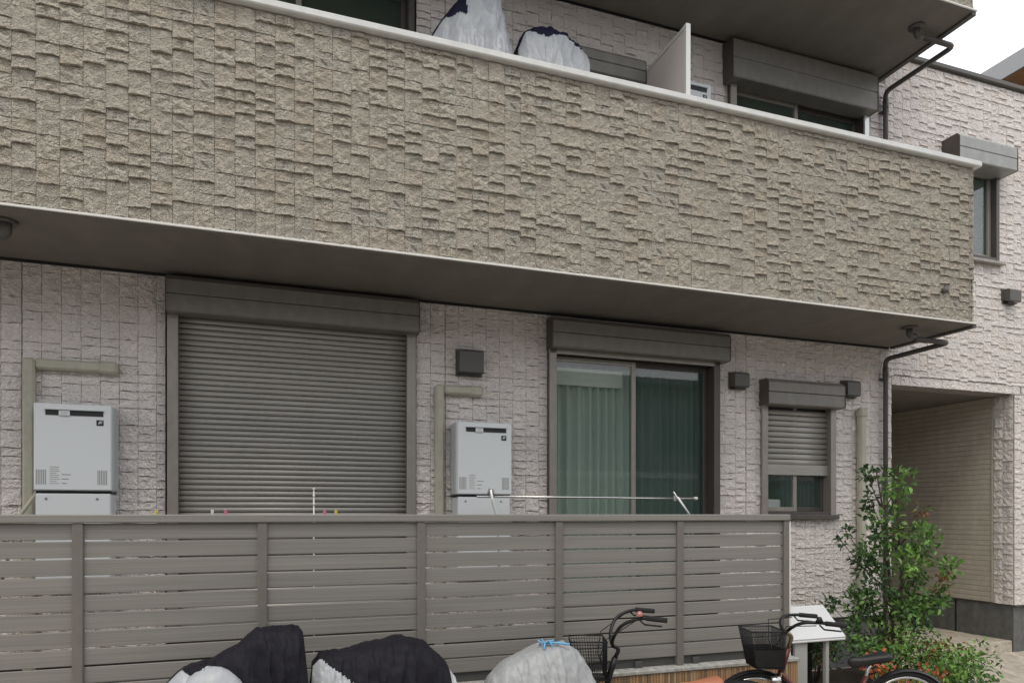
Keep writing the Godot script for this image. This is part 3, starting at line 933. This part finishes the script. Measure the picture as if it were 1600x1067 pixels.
# a draped cloth over something long: stations are [x, top height, half width at the top, half width at the foot]
func drape(stations: Array, base: float, folds: float, seed_: int, paint: Callable, mats: Array, parent: Node3D, names: Array) -> void:
	var nu := 120
	var nv := 84
	var grid := []
	var n := stations.size()
	var x0: float = stations[0][0]
	var x1: float = stations[n - 1][0]
	for i in nu + 1:
		var a := float(i) / nu
		var x: float = lerp(x0, x1, a)
		var s: Array = stations[n - 1].duplicate()
		for k in n - 1:
			if x <= stations[k + 1][0]:
				var t: float = (x - stations[k][0]) / (stations[k + 1][0] - stations[k][0])
				t = lerp(t, t * t * (3 - 2 * t), 0.2)
				s = []
				for c in 4: s.append(lerp(float(stations[k][c]), float(stations[k + 1][c]), t))
				break
		var row := []
		for j in nv + 1:
			var ph := (float(j) / nv * 2.0 - 1.0) * PI / 2.0
			var sy := pow(abs(cos(ph)), 0.42)
			var y: float = base + (s[1] - base) * sy
			var hw: float = lerp(float(s[3]), float(s[2]), clamp((y - base) / max(0.05, s[1] - base), 0, 1))
			var z: float = hw * sign(ph) * pow(abs(sin(ph)), 0.62)
			var low: float = clamp((s[1] - y) * 2.2, 0.0, 1.0)
			var fold := folds * low * (0.6 * sin(x * 21.0 + seed_ + 3.0 * noise.get_noise_2d(x * 3.0 + seed_, y * 2.0)) + 0.8 * noise.get_noise_3d(x * 9.0, y * 3.0 + seed_, sign(ph)))
			var ridge: float = 1.0 - abs(noise.get_noise_3d(x * 8.0 + seed_ * 2.0, y * 1.6, sign(ph) + z * 2.0)) * 4.0
			var crump: float = 0.024 * max(ridge, -0.25) * (0.3 + 0.7 * low) + 0.006 * noise.get_noise_3d(x * 11.0 + seed_, y * 12.0, z * 11.0)
			row.append(Vector3(x + crump * 0.8, y + crump + (0.01 * noise.get_noise_2d(x * 7.0, z * 7.0 + seed_)), z + sign(ph) * fold + crump))
		grid.append(row)
	var sts := []
	for m in mats: sts.append(S(true))
	for i in nu:
		for j in nv:
			var a: Vector3 = grid[i][j]
			var c: Vector3 = grid[i + 1][j + 1]
			var mid := (a + c) / 2.0
			var ph := ((j + 0.5) / nv * 2.0 - 1.0)
			var k: int = paint.call(mid, ph)
			quad(sts[k], a, grid[i + 1][j], c, grid[i][j + 1], Vector3(0, 0.3, ph * 2.0) + Vector3(0, 1.0 - abs(ph), 0))
	for k in mats.size():
		part(parent, names[k], sts[k], mats[k])

func build_covers() -> void:
	var g := "covered bicycles in front of the fence"
	var o := thing("covered_bicycle", "bicycle under black cover with crumpled silver front, highest peak of the three", "covered bicycle", Vector3(0, 0.13, 1.62), g)
	drape([[-0.62, 0.5, 0.02, 0.1], [-0.52, 0.74, 0.12, 0.2], [-0.4, 0.85, 0.17, 0.26], [-0.27, 0.88, 0.17, 0.3], [-0.14, 0.95, 0.12, 0.3], [-0.04, 1.035, 0.14, 0.3], [0.1, 1.045, 0.16, 0.31], [0.185, 1.035, 0.16, 0.3], [0.215, 0.98, 0.14, 0.28], [0.25, 0.6, 0.12, 0.26], [0.27, 0.1, 0.08, 0.22]], 0.06, 0.025, 3,
		func(p: Vector3, ph: float) -> int: return 1 if ph > 0.1 and p.y < 0.84 - max(0.0, p.x + 0.24) * 0.9 + 0.02 * sin(p.x * 40.0) else 0, [M.cover_black, M.cover_silver], o, ["black_panel", "silver_panel"])
	var hump := S(true)
	blob(hump, Vector3(-0.24, 0.72, 0.27), Vector3(0.16, 0.17, 0.11), 12, 16, 0.02, 4)
	part(o, "silver_hood", hump, M.cover_silver)
	o = thing("covered_bicycle", "bicycle under black cover with silver corner and white right edge", "covered bicycle", Vector3(0, 0.13, 1.6), g)
	drape([[0.24, 0.2, 0.05, 0.15], [0.26, 0.82, 0.1, 0.2], [0.31, 0.875, 0.13, 0.26], [0.42, 0.88, 0.15, 0.28], [0.6, 0.92, 0.2, 0.3], [0.79, 0.945, 0.22, 0.31], [0.91, 0.905, 0.2, 0.31], [1.02, 0.8, 0.16, 0.3], [1.08, 0.7, 0.12, 0.28], [1.17, 0.5, 0.1, 0.26], [1.24, 0.1, 0.08, 0.24]], 0.06, 0.02, 11,
		func(p: Vector3, ph: float) -> int: return 2 if p.x > 1.055 + 0.25 * (0.72 - p.y) * 0.4 else (1 if ph > 0.2 and p.y < 0.86 - max(0.0, p.x - 0.3) * 0.75 else 0), [M.cover_black, M.cover_silver, M.cover_white], o, ["black_panel", "silver_panel", "white_panel"])
	o = thing("covered_bicycle", "bicycle under plain silver grey cover tied with a blue cord", "covered bicycle", Vector3(0, 0.13, 1.58), g)
	drape([[1.2, 0.1, 0.04, 0.12], [1.26, 0.5, 0.08, 0.18], [1.34, 0.66, 0.12, 0.26], [1.43, 0.745, 0.15, 0.28], [1.55, 0.79, 0.17, 0.3], [1.65, 0.83, 0.18, 0.3], [1.73, 0.845, 0.18, 0.3], [1.84, 0.84, 0.17, 0.3], [1.91, 0.79, 0.14, 0.28], [1.99, 0.68, 0.11, 0.26], [2.1, 0.48, 0.08, 0.22], [2.2, 0.1, 0.05, 0.18]], 0.06, 0.022, 23,
		func(_p: Vector3, _ph: float) -> int: return 0, [M.cover_grey], o, ["cover"])
	var cord := S(true)
	for k in 6:
		var a := k * 1.05
		var p := Vector3(1.69, 0.845, 0.06)
		tube(cord, [p, p + Vector3(cos(a) * 0.03, 0.018 + 0.012 * sin(k * 2.0), sin(a) * 0.03), p + Vector3(cos(a) * 0.055, 0.0 + 0.03 * sin(k * 2.3 + 1.0), sin(a) * 0.05)], 0.006, 6)
	tube(cord, [Vector3(1.69, 0.855, 0.06), Vector3(1.76, 0.856, 0.09), Vector3(1.83, 0.848, 0.12)], 0.008, 6)
	part(o, "blue_cord", cord, M.blue_cord)

func blob(st: SurfaceTool, c: Vector3, r: Vector3, rows: int, cols: int, rough: float, seed_: int) -> void:
	var g := []
	for i in rows + 1:
		var row := []
		for j in cols:
			var th := PI * i / rows
			var ph := TAU * j / cols
			var d := Vector3(sin(th) * cos(ph), cos(th), sin(th) * sin(ph))
			row.append(c + d * r * (1.0 + rough / r.x * noise.get_noise_3d(d.x * 3.0 + seed_, d.y * 3.0, d.z * 3.0)))
		g.append(row)
	for i in rows:
		for j in cols:
			var l := (j + 1) % cols
			quad(st, g[i][j], g[i][l], g[i + 1][l], g[i + 1][j], (g[i][j] + g[i + 1][l]) / 2.0 - c)

func build_balcony_things() -> void:
	var o := thing("partition_screen", "pale grey partition screen standing across the upper balcony", "partition", Vector3(3.3, 3.9, 0.0))
	part(o, "panel", B(Vector3(-0.012, 0.15, 0.03), Vector3(0.012, 1.9, 0.76)), M.screen)
	var st := B(Vector3(-0.022, 0.1, 0.75), Vector3(0.022, 1.93, 0.792), 0.003)
	box(st, Vector3(-0.02, 1.895, 0.03), Vector3(0.02, 1.928, 0.749), 0.003)
	box(st, Vector3(-0.02, 0.1, 0.015), Vector3(0.02, 1.928, 0.029), 0.003)
	part(o, "frame", st, M.screen_frame)
	o = thing("covered_stroller", "tall thing under silver cover with navy top on the balcony", "covered object", Vector3(0, 3.9, 0.46), "silver covers on the balcony")
	drape([[1.14, 0.3, 0.06, 0.2], [1.19, 1.52, 0.07, 0.24], [1.3, 1.7, 0.12, 0.26], [1.4, 1.84, 0.16, 0.27], [1.52, 2.02, 0.17, 0.28], [1.66, 2.06, 0.17, 0.28], [1.75, 2.0, 0.14, 0.28], [1.8, 1.84, 0.12, 0.27], [1.86, 1.6, 0.1, 0.26], [1.9, 0.3, 0.08, 0.24]], 0.02, 0.03, 41,
		func(p: Vector3, ph: float) -> int: return 1 if ph < 0.18 or (p.x < 1.47 and p.y > 1.68 + (p.x - 1.18) * 0.1 + 0.015 * sin(p.x * 50.0)) else 0, [M.cover_silver, M.cover_navy], o, ["silver_panel", "navy_panel"])
	o = thing("covered_planter", "low rounded thing under silver cover with navy top on the balcony", "covered object", Vector3(0, 3.9, 0.46), "silver covers on the balcony")
	drape([[1.88, 0.3, 0.05, 0.2], [1.9, 1.6, 0.12, 0.24], [1.96, 1.74, 0.16, 0.26], [2.05, 1.8, 0.18, 0.27], [2.18, 1.82, 0.18, 0.28], [2.3, 1.81, 0.17, 0.28], [2.4, 1.76, 0.15, 0.28], [2.5, 1.68, 0.13, 0.27], [2.56, 1.5, 0.1, 0.26], [2.6, 0.3, 0.08, 0.24]], 0.02, 0.03, 57,
		func(p: Vector3, ph: float) -> int: return 1 if ph < 0.2 or p.y > 1.71 + 0.025 * sin(p.x * 20.0) or p.x > 2.52 else 0, [M.cover_silver, M.cover_navy], o, ["silver_panel", "navy_panel"])

func build_yard_things() -> void:
	# laundry stand behind the fence
	var o := thing("laundry_stand", "thin steel laundry stand with long pole in front of the sliding door", "laundry stand", Vector3(0, 0.25, 0.5))
	part(o, "pole", T([Vector3(1.575, 1.685, 0), Vector3(3.55, 1.685, 0)], 0.009, 8), M.chrome)
	part(o, "pole_tip", T([Vector3(3.55, 1.685, 0), Vector3(3.58, 1.685, 0)], 0.014, 8), M.trim)
	part(o, "leg", T([Vector3(1.68, 1.74, 0.02), Vector3(1.7, 1.64, 0.02), Vector3(1.74, 1.5, 0.02), Vector3(1.8, 0, 0.02)], 0.012, 8), M.alu)
	part(o, "hook", T([Vector3(1.66, 1.7, 0.02), Vector3(1.67, 1.745, 0.02), Vector3(1.7, 1.74, 0.02), Vector3(1.705, 1.7, 0.02)], 0.009, 8), M.grey_print)
	for dx in [0.0, 0.045]:
		part(o, "leg", T([Vector3(3.33 + dx, 1.74 - dx, 0.02), Vector3(3.47 + dx, 1.56 - dx, 0.02), Vector3(3.52 + dx * 0.5, 0, 0.02)], 0.007, 8), M.chrome)
	part(o, "clamp", B(Vector3(3.345, 1.66, -0.015), Vector3(3.365, 1.71, 0.015), 0.003), M.chrome)
	o = thing("garden_pole", "thin pale pole rising behind the fence before the big shutter", "pole", Vector3(0.348, 0.25, 0.5))
	part(o, "shaft", T([Vector3(0, 0, 0), Vector3(0, 1.73, 0)], 0.005, 8), M.trim)
	var st := S(true)
	for y in [1.62, 1.68, 1.73]: tube(st, [Vector3(0, y - 0.006, 0), Vector3(0, y + 0.006, 0)], 0.009, 8)
	part(o, "knob", st, M.trim)
	# stand with a sloping white lid at the fence end
	o = thing("sloping_stand", "metal stand with sloping white lid beside the fence end", "stand", Vector3(4.33, 0.14, 1.0))
	st = S()
	extrude_x(st, [Vector2(0.12, 0.62), Vector2(0.125, 0.635), Vector2(-0.135, 0.868), Vector2(-0.14, 0.852)], -0.275, 0.285)
	part(o, "lid", st, M.lid)
	part(o, "lid_lip", B(Vector3(-0.273, 0.606, 0.112), Vector3(0.283, 0.62, 0.126), 0.003), M.alu)
	part(o, "left_panel", B(Vector3(-0.22, 0, 0.07), Vector3(-0.09, 0.604, 0.1), 0.004), M.stand_grey)
	part(o, "right_post", B(Vector3(0.1, 0, 0.06), Vector3(0.135, 0.604, 0.1), 0.004), M.stand_grey)
	part(o, "back_panel", B(Vector3(-0.22, 0, -0.12), Vector3(0.14, 0.78, -0.1), 0.004), M.dark_metal)

# ---------------------------------------------------------------- bicycles (forward is -x)
func ring_path(c: Vector3, r: float, n := 36, a0 := 0.0, a1 := TAU) -> Array:
	var out := []
	var full := a1 - a0 > TAU - 0.01
	for i in (n if full else n + 1):
		var a: float = a0 + (a1 - a0) * i / n
		out.append(c + Vector3(cos(a) * r, sin(a) * r, 0))
	return out

func W(x: float, y: float, z := 0.0) -> Vector3:
	return Vector3(-x, y, z)

func bicycle(label: String, at: Vector3, turn: float, frame_m: Material, saddle_m: Material, stem_m: Material, rise: float, lift: float, dense: float, saddle_y: float) -> void:
	var o := thing("bicycle", label, "bicycle", at, "bicycles parked at the fence", turn)
	var rear := W(0, 0.33)
	var front := W(1.08, 0.33)
	for c in [rear, front]:
		var wheel := part(o, "wheel", T(ring_path(c, 0.318, 44), 0.019, 8, true), M.rubber)
		part(wheel, "rim", T(ring_path(c, 0.29, 44), 0.011, 6, true), M.chrome)
		var sp := S(true)
		for k in 28:
			var a := TAU * k / 28.0
			var s := 1.0 if k % 2 == 0 else -1.0
			tube(sp, [c + Vector3(cos(a + 0.5 * s) * 0.02, sin(a + 0.5 * s) * 0.02, s * 0.028), c + Vector3(cos(a) * 0.288, sin(a) * 0.288, 0)], 0.0012, 4)
		part(wheel, "spokes", sp, M.chrome)
		part(wheel, "hub", T([c + Vector3(0, 0, -0.05), c + Vector3(0, 0, 0.05)], 0.022, 10), M.chrome)
	# mudguards
	for k in 2:
		var c: Vector3 = rear if k == 0 else front
		var st := S(true)
		var a0: float = 0.25 if k == 1 else -0.15
		var a1: float = 2.5 if k == 1 else 2.9
		for i in 24:
			var a: float = lerp(a0, a1, i / 24.0)
			var b: float = lerp(a0, a1, (i + 1) / 24.0)
			for s in 4:
				var z0: float = -0.03 + s * 0.015
				var r0: float = 0.352 - 0.014 * pow(abs(z0) / 0.03, 2.0)
				var r1: float = 0.352 - 0.014 * pow(abs(z0 + 0.015) / 0.03, 2.0)
				quad(st, c + Vector3(cos(a) * r0, sin(a) * r0, z0), c + Vector3(cos(b) * r0, sin(b) * r0, z0), c + Vector3(cos(b) * r1, sin(b) * r1, z0 + 0.015), c + Vector3(cos(a) * r1, sin(a) * r1, z0 + 0.015), Vector3(cos(a), sin(a), 0))
		part(o, "mudguard", st, M.dark_metal)
	var bb := W(0.45, 0.28)
	var seat := W(0.27, saddle_y - 0.09)
	var head_lo := W(0.905, 0.66)
	var head_hi := W(0.85, 0.83)
	var fr := S(true)
	tube(fr, [bb, seat.lerp(bb, 0.12)], 0.016, 10)
	tube(fr, route([head_lo, W(0.7, 0.42), bb], 0.15), 0.02, 10)
	tube(fr, [head_lo, head_hi], 0.021, 12)
	for s in [-1.0, 1.0]:
		tube(fr, [bb + Vector3(0, 0, s * 0.03), rear + Vector3(0, 0, s * 0.06)], 0.009, 8)
		tube(fr, [seat.lerp(bb, 0.25) + Vector3(0, 0, s * 0.02), rear + Vector3(0, 0, s * 0.06)], 0.008, 8)
	part(o, "frame", fr, frame_m)
	var fk := S(true)
	for s in [-1.0, 1.0]:
		tube(fk, [head_lo + Vector3(0, 0, s * 0.012), W(0.94, 0.6, s * 0.045), W(1.02, 0.42, s * 0.05), front + Vector3(0, 0, s * 0.05)], 0.011, 8)
	part(o, "fork", fk, stem_m)
	# stem and swept handlebar
	var top := W(0.82, 0.9 + rise)
	part(o, "stem", T(route([head_hi, top, W(0.87, 0.92 + rise)], 0.03), 0.014, 10), stem_m)
	var bar := S(true)
	for s in [-1.0, 1.0]:
		tube(bar, route([W(0.87, 0.92 + rise, 0), W(0.88, 0.95 + rise + lift * 0.2, s * 0.08), W(0.83, 1.0 + rise + lift * 0.6, s * 0.16), W(0.7, 0.99 + rise + lift, s * 0.2), W(0.56, 0.975 + rise + lift, s * 0.22)], 0.06), 0.0115, 10)
	var hb := part(o, "handlebar", bar, M.dark_metal)
	var hy := rise + lift
	for s in [-1.0, 1.0]:
		part(hb, "grip", T([W(0.68, 0.986 + hy, s * 0.207), W(0.545, 0.973 + hy, s * 0.222)], 0.017, 10), M.rubber)
		part(hb, "brake_lever", T([W(0.72, 0.975 + hy, s * 0.203), W(0.69, 0.945 + hy, s * 0.21), W(0.58, 0.935 + hy, s * 0.225)], 0.006, 8), M.dark_metal)
		part(hb, "brake_cable", T([W(0.74, 0.97 + hy, s * 0.2), W(0.93, 0.99 + rise, s * 0.16), W(0.96, 0.86 + rise, s * 0.08), W(0.91, 0.68, s * 0.03)], 0.0035, 6), M.rubber)
	part(hb, "bell", T([W(0.72, 1.0 + hy, 0.203), W(0.72, 1.03 + hy, 0.203)], 0.025, 12, false, 0.012), M.bell if dense < 0.02 else M.dark_metal)
	# basket of wire
	var ba := S(true)
	var lo := 0.7 + rise * 0.4
	var hi := lo + 0.26
	var cx0 := 0.92
	var n := int(0.3 / (0.022 - dense * 0.4))
	var P := func(t: float, side: int, y: float) -> Vector3:
		var k: float = lerp(0.8, 1.0, (y - lo) / (hi - lo))
		var half := 0.135 * k
		var len := 0.24 * k
		if side == 0: return W(cx0, y, lerp(-half, half, t))
		if side == 1: return W(lerp(cx0, cx0 + len, t), y, half)
		if side == 2: return W(cx0 + len, y, lerp(half, -half, t))
		return W(lerp(cx0 + len, cx0, t), y, -half)
	for side in 4:
		for i in n: tube(ba, [P.call(float(i) / n, side, lo), P.call(float(i) / n, side, hi)], 0.0016, 4)
		for j in n - 2: tube(ba, [P.call(0.0, side, lerp(lo, hi, (j + 1.0) / (n - 1))), P.call(1.0, side, lerp(lo, hi, (j + 1.0) / (n - 1)))], 0.0016, 4)
		tube(ba, [P.call(0.0, side, hi), P.call(1.0, side, hi)], 0.005, 6)
		tube(ba, [P.call(0.0, side, lo), P.call(1.0, side, lo)], 0.004, 6)
	for i in n:
		var a: Vector3 = P.call(float(i) / n, 0, lo)
		tube(ba, [a, a + Vector3(-0.24 * 0.8, 0, 0)], 0.0016, 4)
	var bk := part(o, "basket", ba, M.dark_metal)
	if dense > 0.015:
		var ln := S()
		for side in 4:
			for t in [0]:
				var e := Vector3(0, 0.003, 0)
				quad(ln, P.call(0.02, side, lo + 0.01), P.call(0.98, side, lo + 0.01), P.call(0.98, side, hi - 0.13), P.call(0.02, side, hi - 0.13), Vector3.UP)
		part(bk, "liner", ln, M.black)
	part(o, "front_lamp", T([W(0.93, 0.62, 0.05), W(0.99, 0.61, 0.05)], 0.028, 12, false, 0.034), M.chrome)
	# saddle: a lofted shape, broad behind and narrow in front
	var sd := S(true)
	var rows := []
	for i in 13:
		var a := i / 12.0
		var x: float = lerp(0.13, 0.42, a)
		var half: float = lerp(0.095, 0.022, clamp(pow(a, 0.8), 0, 1)) * (1.0 if i > 0 and i < 12 else 0.55)
		var y: float = saddle_y + 0.02 * cos(a * 3.4) - 0.006
		var row := []
		for k in 12:
			var t := TAU * k / 12.0
			row.append(W(x, y + sin(t) * (0.03 if sin(t) > 0 else 0.045) * (1.0 if i > 0 and i < 12 else 0.5), cos(t) * half))
		rows.append(row)
	for i in 12:
		for k in 12:
			var l := (k + 1) % 12
			var m: Vector3 = (rows[i][0] + rows[i][6]) / 2.0
			quad(sd, rows[i][k], rows[i][l], rows[i + 1][l], rows[i + 1][k], (rows[i][k] + rows[i][l]) / 2.0 - m)
	for e in [0, 12]:
		for k in range(1, 11): tri(sd, rows[e][0], rows[e][k], rows[e][k + 1], Vector3(1 if e == 0 else -1, 0, 0))
	part(o, "saddle", sd, saddle_m)
	part(o, "seat_post", T([seat.lerp(bb, 0.12), seat + Vector3(0.005, 0.05, 0)], 0.0125, 10), M.chrome)
	# carrier, cranks, chain case, stand
	var cr := S(true)
	for s in [-1.0, 1.0]:
		tube(cr, [bb + Vector3(0, 0, s * 0.06), bb + Vector3(-s * 0.12, -s * 0.11, s * 0.075)], 0.009, 8)
		box(cr, bb + Vector3(-s * 0.12 - 0.04, -s * 0.11 - 0.012, s * 0.075 + (0.0 if s > 0 else -0.09)), bb + Vector3(-s * 0.12 + 0.04, -s * 0.11 + 0.012, s * 0.075 + (0.09 if s > 0 else 0.0)), 0.004)
	part(o, "crank", cr, M.chrome)
	part(o, "chain_case", T([bb + Vector3(0, 0, 0.045), rear + Vector3(0, 0, 0.05)], 0.075, 14, false, 0.05), frame_m)
	var ks := S(true)
	for s in [-1.0, 1.0]: tube(ks, route([rear + Vector3(0, 0, s * 0.065), W(-0.06, 0.02, s * 0.13), W(-0.1, 0.012, s * 0.13)], 0.02), 0.009, 6)
	part(o, "kickstand", ks, M.chrome)

func build_bicycles() -> void:
	bicycle("black bicycle with wire basket and tan saddle beside the silver grey cover", Vector3(3.05, 0.0, 1.8), deg_to_rad(-20), M.dark_metal, M.tan, M.dark_metal, -0.01, 0.15, 0.0, 0.66)
	bicycle("dark red bicycle with black basket and black saddle before the shrubs", Vector3(4.32, 0.02, 1.98), deg_to_rad(-18), M.red_paint, M.black, M.bronze, 0.02, 0.03, 0.02, 0.76)

# ---------------------------------------------------------------- plants
func leaf(st: SurfaceTool, p: Vector3, d: Vector3, n: Vector3, l: float, w: float, c: Color) -> void:
	var s := d.cross(n).normalized() * w * 0.5
	var up := n * l * 0.12
	st.set_color(c)
	var a := p + d * l * 0.35
	var e := p + d * l * 0.72
	var tip := p + d * l - up
	quad(st, p, a + s + up, e + s * 0.8 + up * 0.6, tip, n)
	quad(st, p, a - s + up, e - s * 0.8 + up * 0.6, tip, n)

func dir() -> Vector3:
	var v := Vector3(rng.randfn(), rng.randfn(), rng.randfn())
	return v.normalized()

func clump(st: SurfaceTool, c: Vector3, r: Vector3, n: int, l: float, colors: Array) -> void:
	for i in n:
		var v := dir()
		var p := c + v * r * pow(rng.randf(), 0.45)
		var d := (v * 0.7 + dir() * 0.8 + Vector3(0, 0.15, 0)).normalized()
		var nn := (Vector3(0, 0.9, 0.35) + dir() * 0.75).normalized()
		if abs(d.dot(nn)) > 0.9: nn = Vector3(nn.z, nn.x, nn.y)
		var k: Color = colors[rng.randi() % colors.size()]
		var f := rng.randf_range(0.7, 1.35)
		leaf(st, p, d, nn, l * rng.randf_range(0.7, 1.2), l * rng.randf_range(0.4, 0.55), Color(k.r * f * 1.55, k.g * f * 1.55, k.b * f * 1.3))

func build_plants() -> void:
	rng.seed = 77
	var green := [Color(0.05, 0.105, 0.03), Color(0.035, 0.08, 0.025), Color(0.07, 0.14, 0.035), Color(0.095, 0.18, 0.045)]
	var dark := [Color(0.03, 0.065, 0.022), Color(0.022, 0.05, 0.02)]
	var fresh := [Color(0.12, 0.22, 0.05), Color(0.09, 0.17, 0.04), Color(0.06, 0.12, 0.03)]
	var bronze := [Color(0.16, 0.06, 0.03), Color(0.11, 0.07, 0.03), Color(0.07, 0.1, 0.03)]
	var t := thing("young_tree", "slender young evergreen tree with loose leafy branches beside the passage", "tree", Vector3(5.45, 0.2, 0.8))
	var right := Vector3(cos(YAW), 0, sin(YAW))
	# clumps: how far to the right of the trunk, height above the bed, size, leaves, kind of leaf
	var spots := [[-0.18, 1.96, 0.09, 26, dark], [-0.3, 1.97, 0.05, 10, dark], [-0.06, 1.99, 0.05, 10, dark], [0.04, 1.88, 0.14, 60, green], [0.08, 1.74, 0.11, 34, fresh], [-0.2, 1.75, 0.06, 16, dark], [-0.2, 1.6, 0.06, 18, dark], [0.22, 1.63, 0.06, 12, bronze], [-0.08, 1.5, 0.15, 70, green], [-0.2, 1.42, 0.08, 24, dark], [0.08, 1.43, 0.07, 18, bronze],
		[0.3, 1.38, 0.12, 50, green], [0.4, 1.45, 0.08, 34, fresh], [0.22, 1.28, 0.11, 34, green], [-0.58, 1.44, 0.04, 9, dark], [-0.5, 1.34, 0.05, 12, dark], [-0.4, 1.22, 0.09, 34, dark], [-0.3, 1.1, 0.12, 50, dark], [-0.18, 1.27, 0.1, 28, green], [-0.05, 1.22, 0.17, 80, green], [0.1, 1.17, 0.12, 46, fresh],
		[0.42, 1.06, 0.11, 46, green], [0.53, 1.13, 0.09, 40, fresh], [0.5, 0.97, 0.09, 28, bronze], [0.32, 0.98, 0.1, 30, green], [-0.22, 0.96, 0.1, 34, dark], [-0.38, 0.82, 0.12, 56, green], [-0.2, 0.8, 0.1, 32, green], [0.02, 0.84, 0.12, 44, green], [0.2, 0.8, 0.15, 70, green], [0.42, 0.82, 0.12, 56, green], [0.34, 0.72, 0.13, 56, fresh], [0.08, 0.74, 0.12, 40, green],
		[-0.2, 0.7, 0.11, 40, green], [-0.38, 0.7, 0.09, 30, dark], [-0.58, 0.74, 0.06, 16, dark], [-0.48, 0.6, 0.05, 12, dark], [0.46, 0.72, 0.09, 30, green], [0.2, 0.58, 0.08, 20, dark], [-0.1, 0.58, 0.06, 14, dark]]
	var trunk := S(true)
	var stems := [[Vector3(0.0, 0, 0), Vector3(0.02, 0.5, 0.02), Vector3(0.0, 1.0, 0.0), Vector3(-0.05, 1.5, 0.0), Vector3(-0.14, 2.0, -0.02)], [Vector3(0.05, 0, 0.04), Vector3(0.09, 0.6, 0.05), Vector3(0.1, 1.1, 0.03), Vector3(0.06, 1.9, 0.0)]]
	for s in stems: tube(trunk, s, 0.021, 8, false, 0.006)
	part(t, "trunk", trunk, M.bark)
	var limbs := S(true)
	var crown := S()
	for s in spots:
		var c: Vector3 = right * (s[0] * 0.8) + Vector3(0, s[1], 0) + Vector3(-0.3, 0, 0.9) * rng.randf_range(-0.22, 0.22)
		var y0: float = max(0.25, c.y - 0.22 - abs(float(s[0])) * 0.5)
		var stem: Array = stems[0] if s[0] < 0.1 else stems[1]
		var from: Vector3 = stem[0]
		for k in stem.size() - 1:
			if stem[k].y <= y0 and stem[k + 1].y >= y0: from = stem[k].lerp(stem[k + 1], (y0 - stem[k].y) / (stem[k + 1].y - stem[k].y))
		tube(limbs, [from, from.lerp(c, 0.5) + Vector3(0, -0.03, 0), c], 0.007, 5, false, 0.003)
		clump(crown, c, Vector3(1, 0.95, 1) * s[2] * 1.12, int(s[3] * 1.7), 0.06, s[4])
	part(t, "limbs", limbs, M.bark)
	tag(part(t, "crown", crown, M.leaf), "", "", "", "stuff")

	var shrubs := [
		["green shrub at the foot of the young tree", Vector3(5.2, 0.24, 1.0), Vector3(0.3, 0.34, 0.26), 200, [green, fresh]],
		["dark green shrub against the wall left of the young tree", Vector3(4.85, 0.24, 0.5), Vector3(0.28, 0.34, 0.24), 150, [dark, green]],
		["shrub with reddish brown leaves behind the sloping stand", Vector3(4.5, 0.24, 0.75), Vector3(0.26, 0.42, 0.22), 170, [bronze, dark]],
		["bronze leaved shrub right of the young tree", Vector3(5.42, 0.24, 1.0), Vector3(0.28, 0.31, 0.26), 200, [bronze, green]],
		["bright green shrub at right end of the planting bed", Vector3(5.72, 0.24, 1.15), Vector3(0.25, 0.24, 0.2), 170, [fresh, fresh, bronze]],
		["low orange and green shrub in front behind the black saddle", Vector3(5.0, 0.22, 1.45), Vector3(0.34, 0.26, 0.26), 220, [[Color(0.3, 0.07, 0.03), Color(0.2, 0.06, 0.03)], green, fresh]],
		["yellow green shrub in front right of the black saddle", Vector3(5.5, 0.22, 1.5), Vector3(0.32, 0.28, 0.26), 220, [fresh, green]],
		["dark leafy shrub under the tree near the passage", Vector3(5.55, 0.24, 0.5), Vector3(0.2, 0.3, 0.2), 110, [dark, green]]]
	for s in shrubs:
		var o := thing("shrub", s[0], "shrub", s[1], "shrubs in the planting bed")
		var stem := S(true)
		var lf := S()
		for k in 16:
			var a := rng.randf() * TAU
			var e := Vector3(cos(a) * s[2].x, s[2].y * rng.randf_range(1.1, 1.9), sin(a) * s[2].z) * rng.randf_range(0.45, 0.95)
			tube(stem, [Vector3(cos(a) * 0.03, 0, sin(a) * 0.03), e * Vector3(0.5, 0.6, 0.5), e], 0.005, 5, false, 0.002)
			var list: Array = s[4]
			clump(lf, e, Vector3.ONE * 0.12, int(s[3] / 5.0), 0.048, list[k % list.size()])
		part(o, "stem", stem, M.bark)
		tag(part(o, "foliage", lf, M.leaf), "", "", "", "stuff")
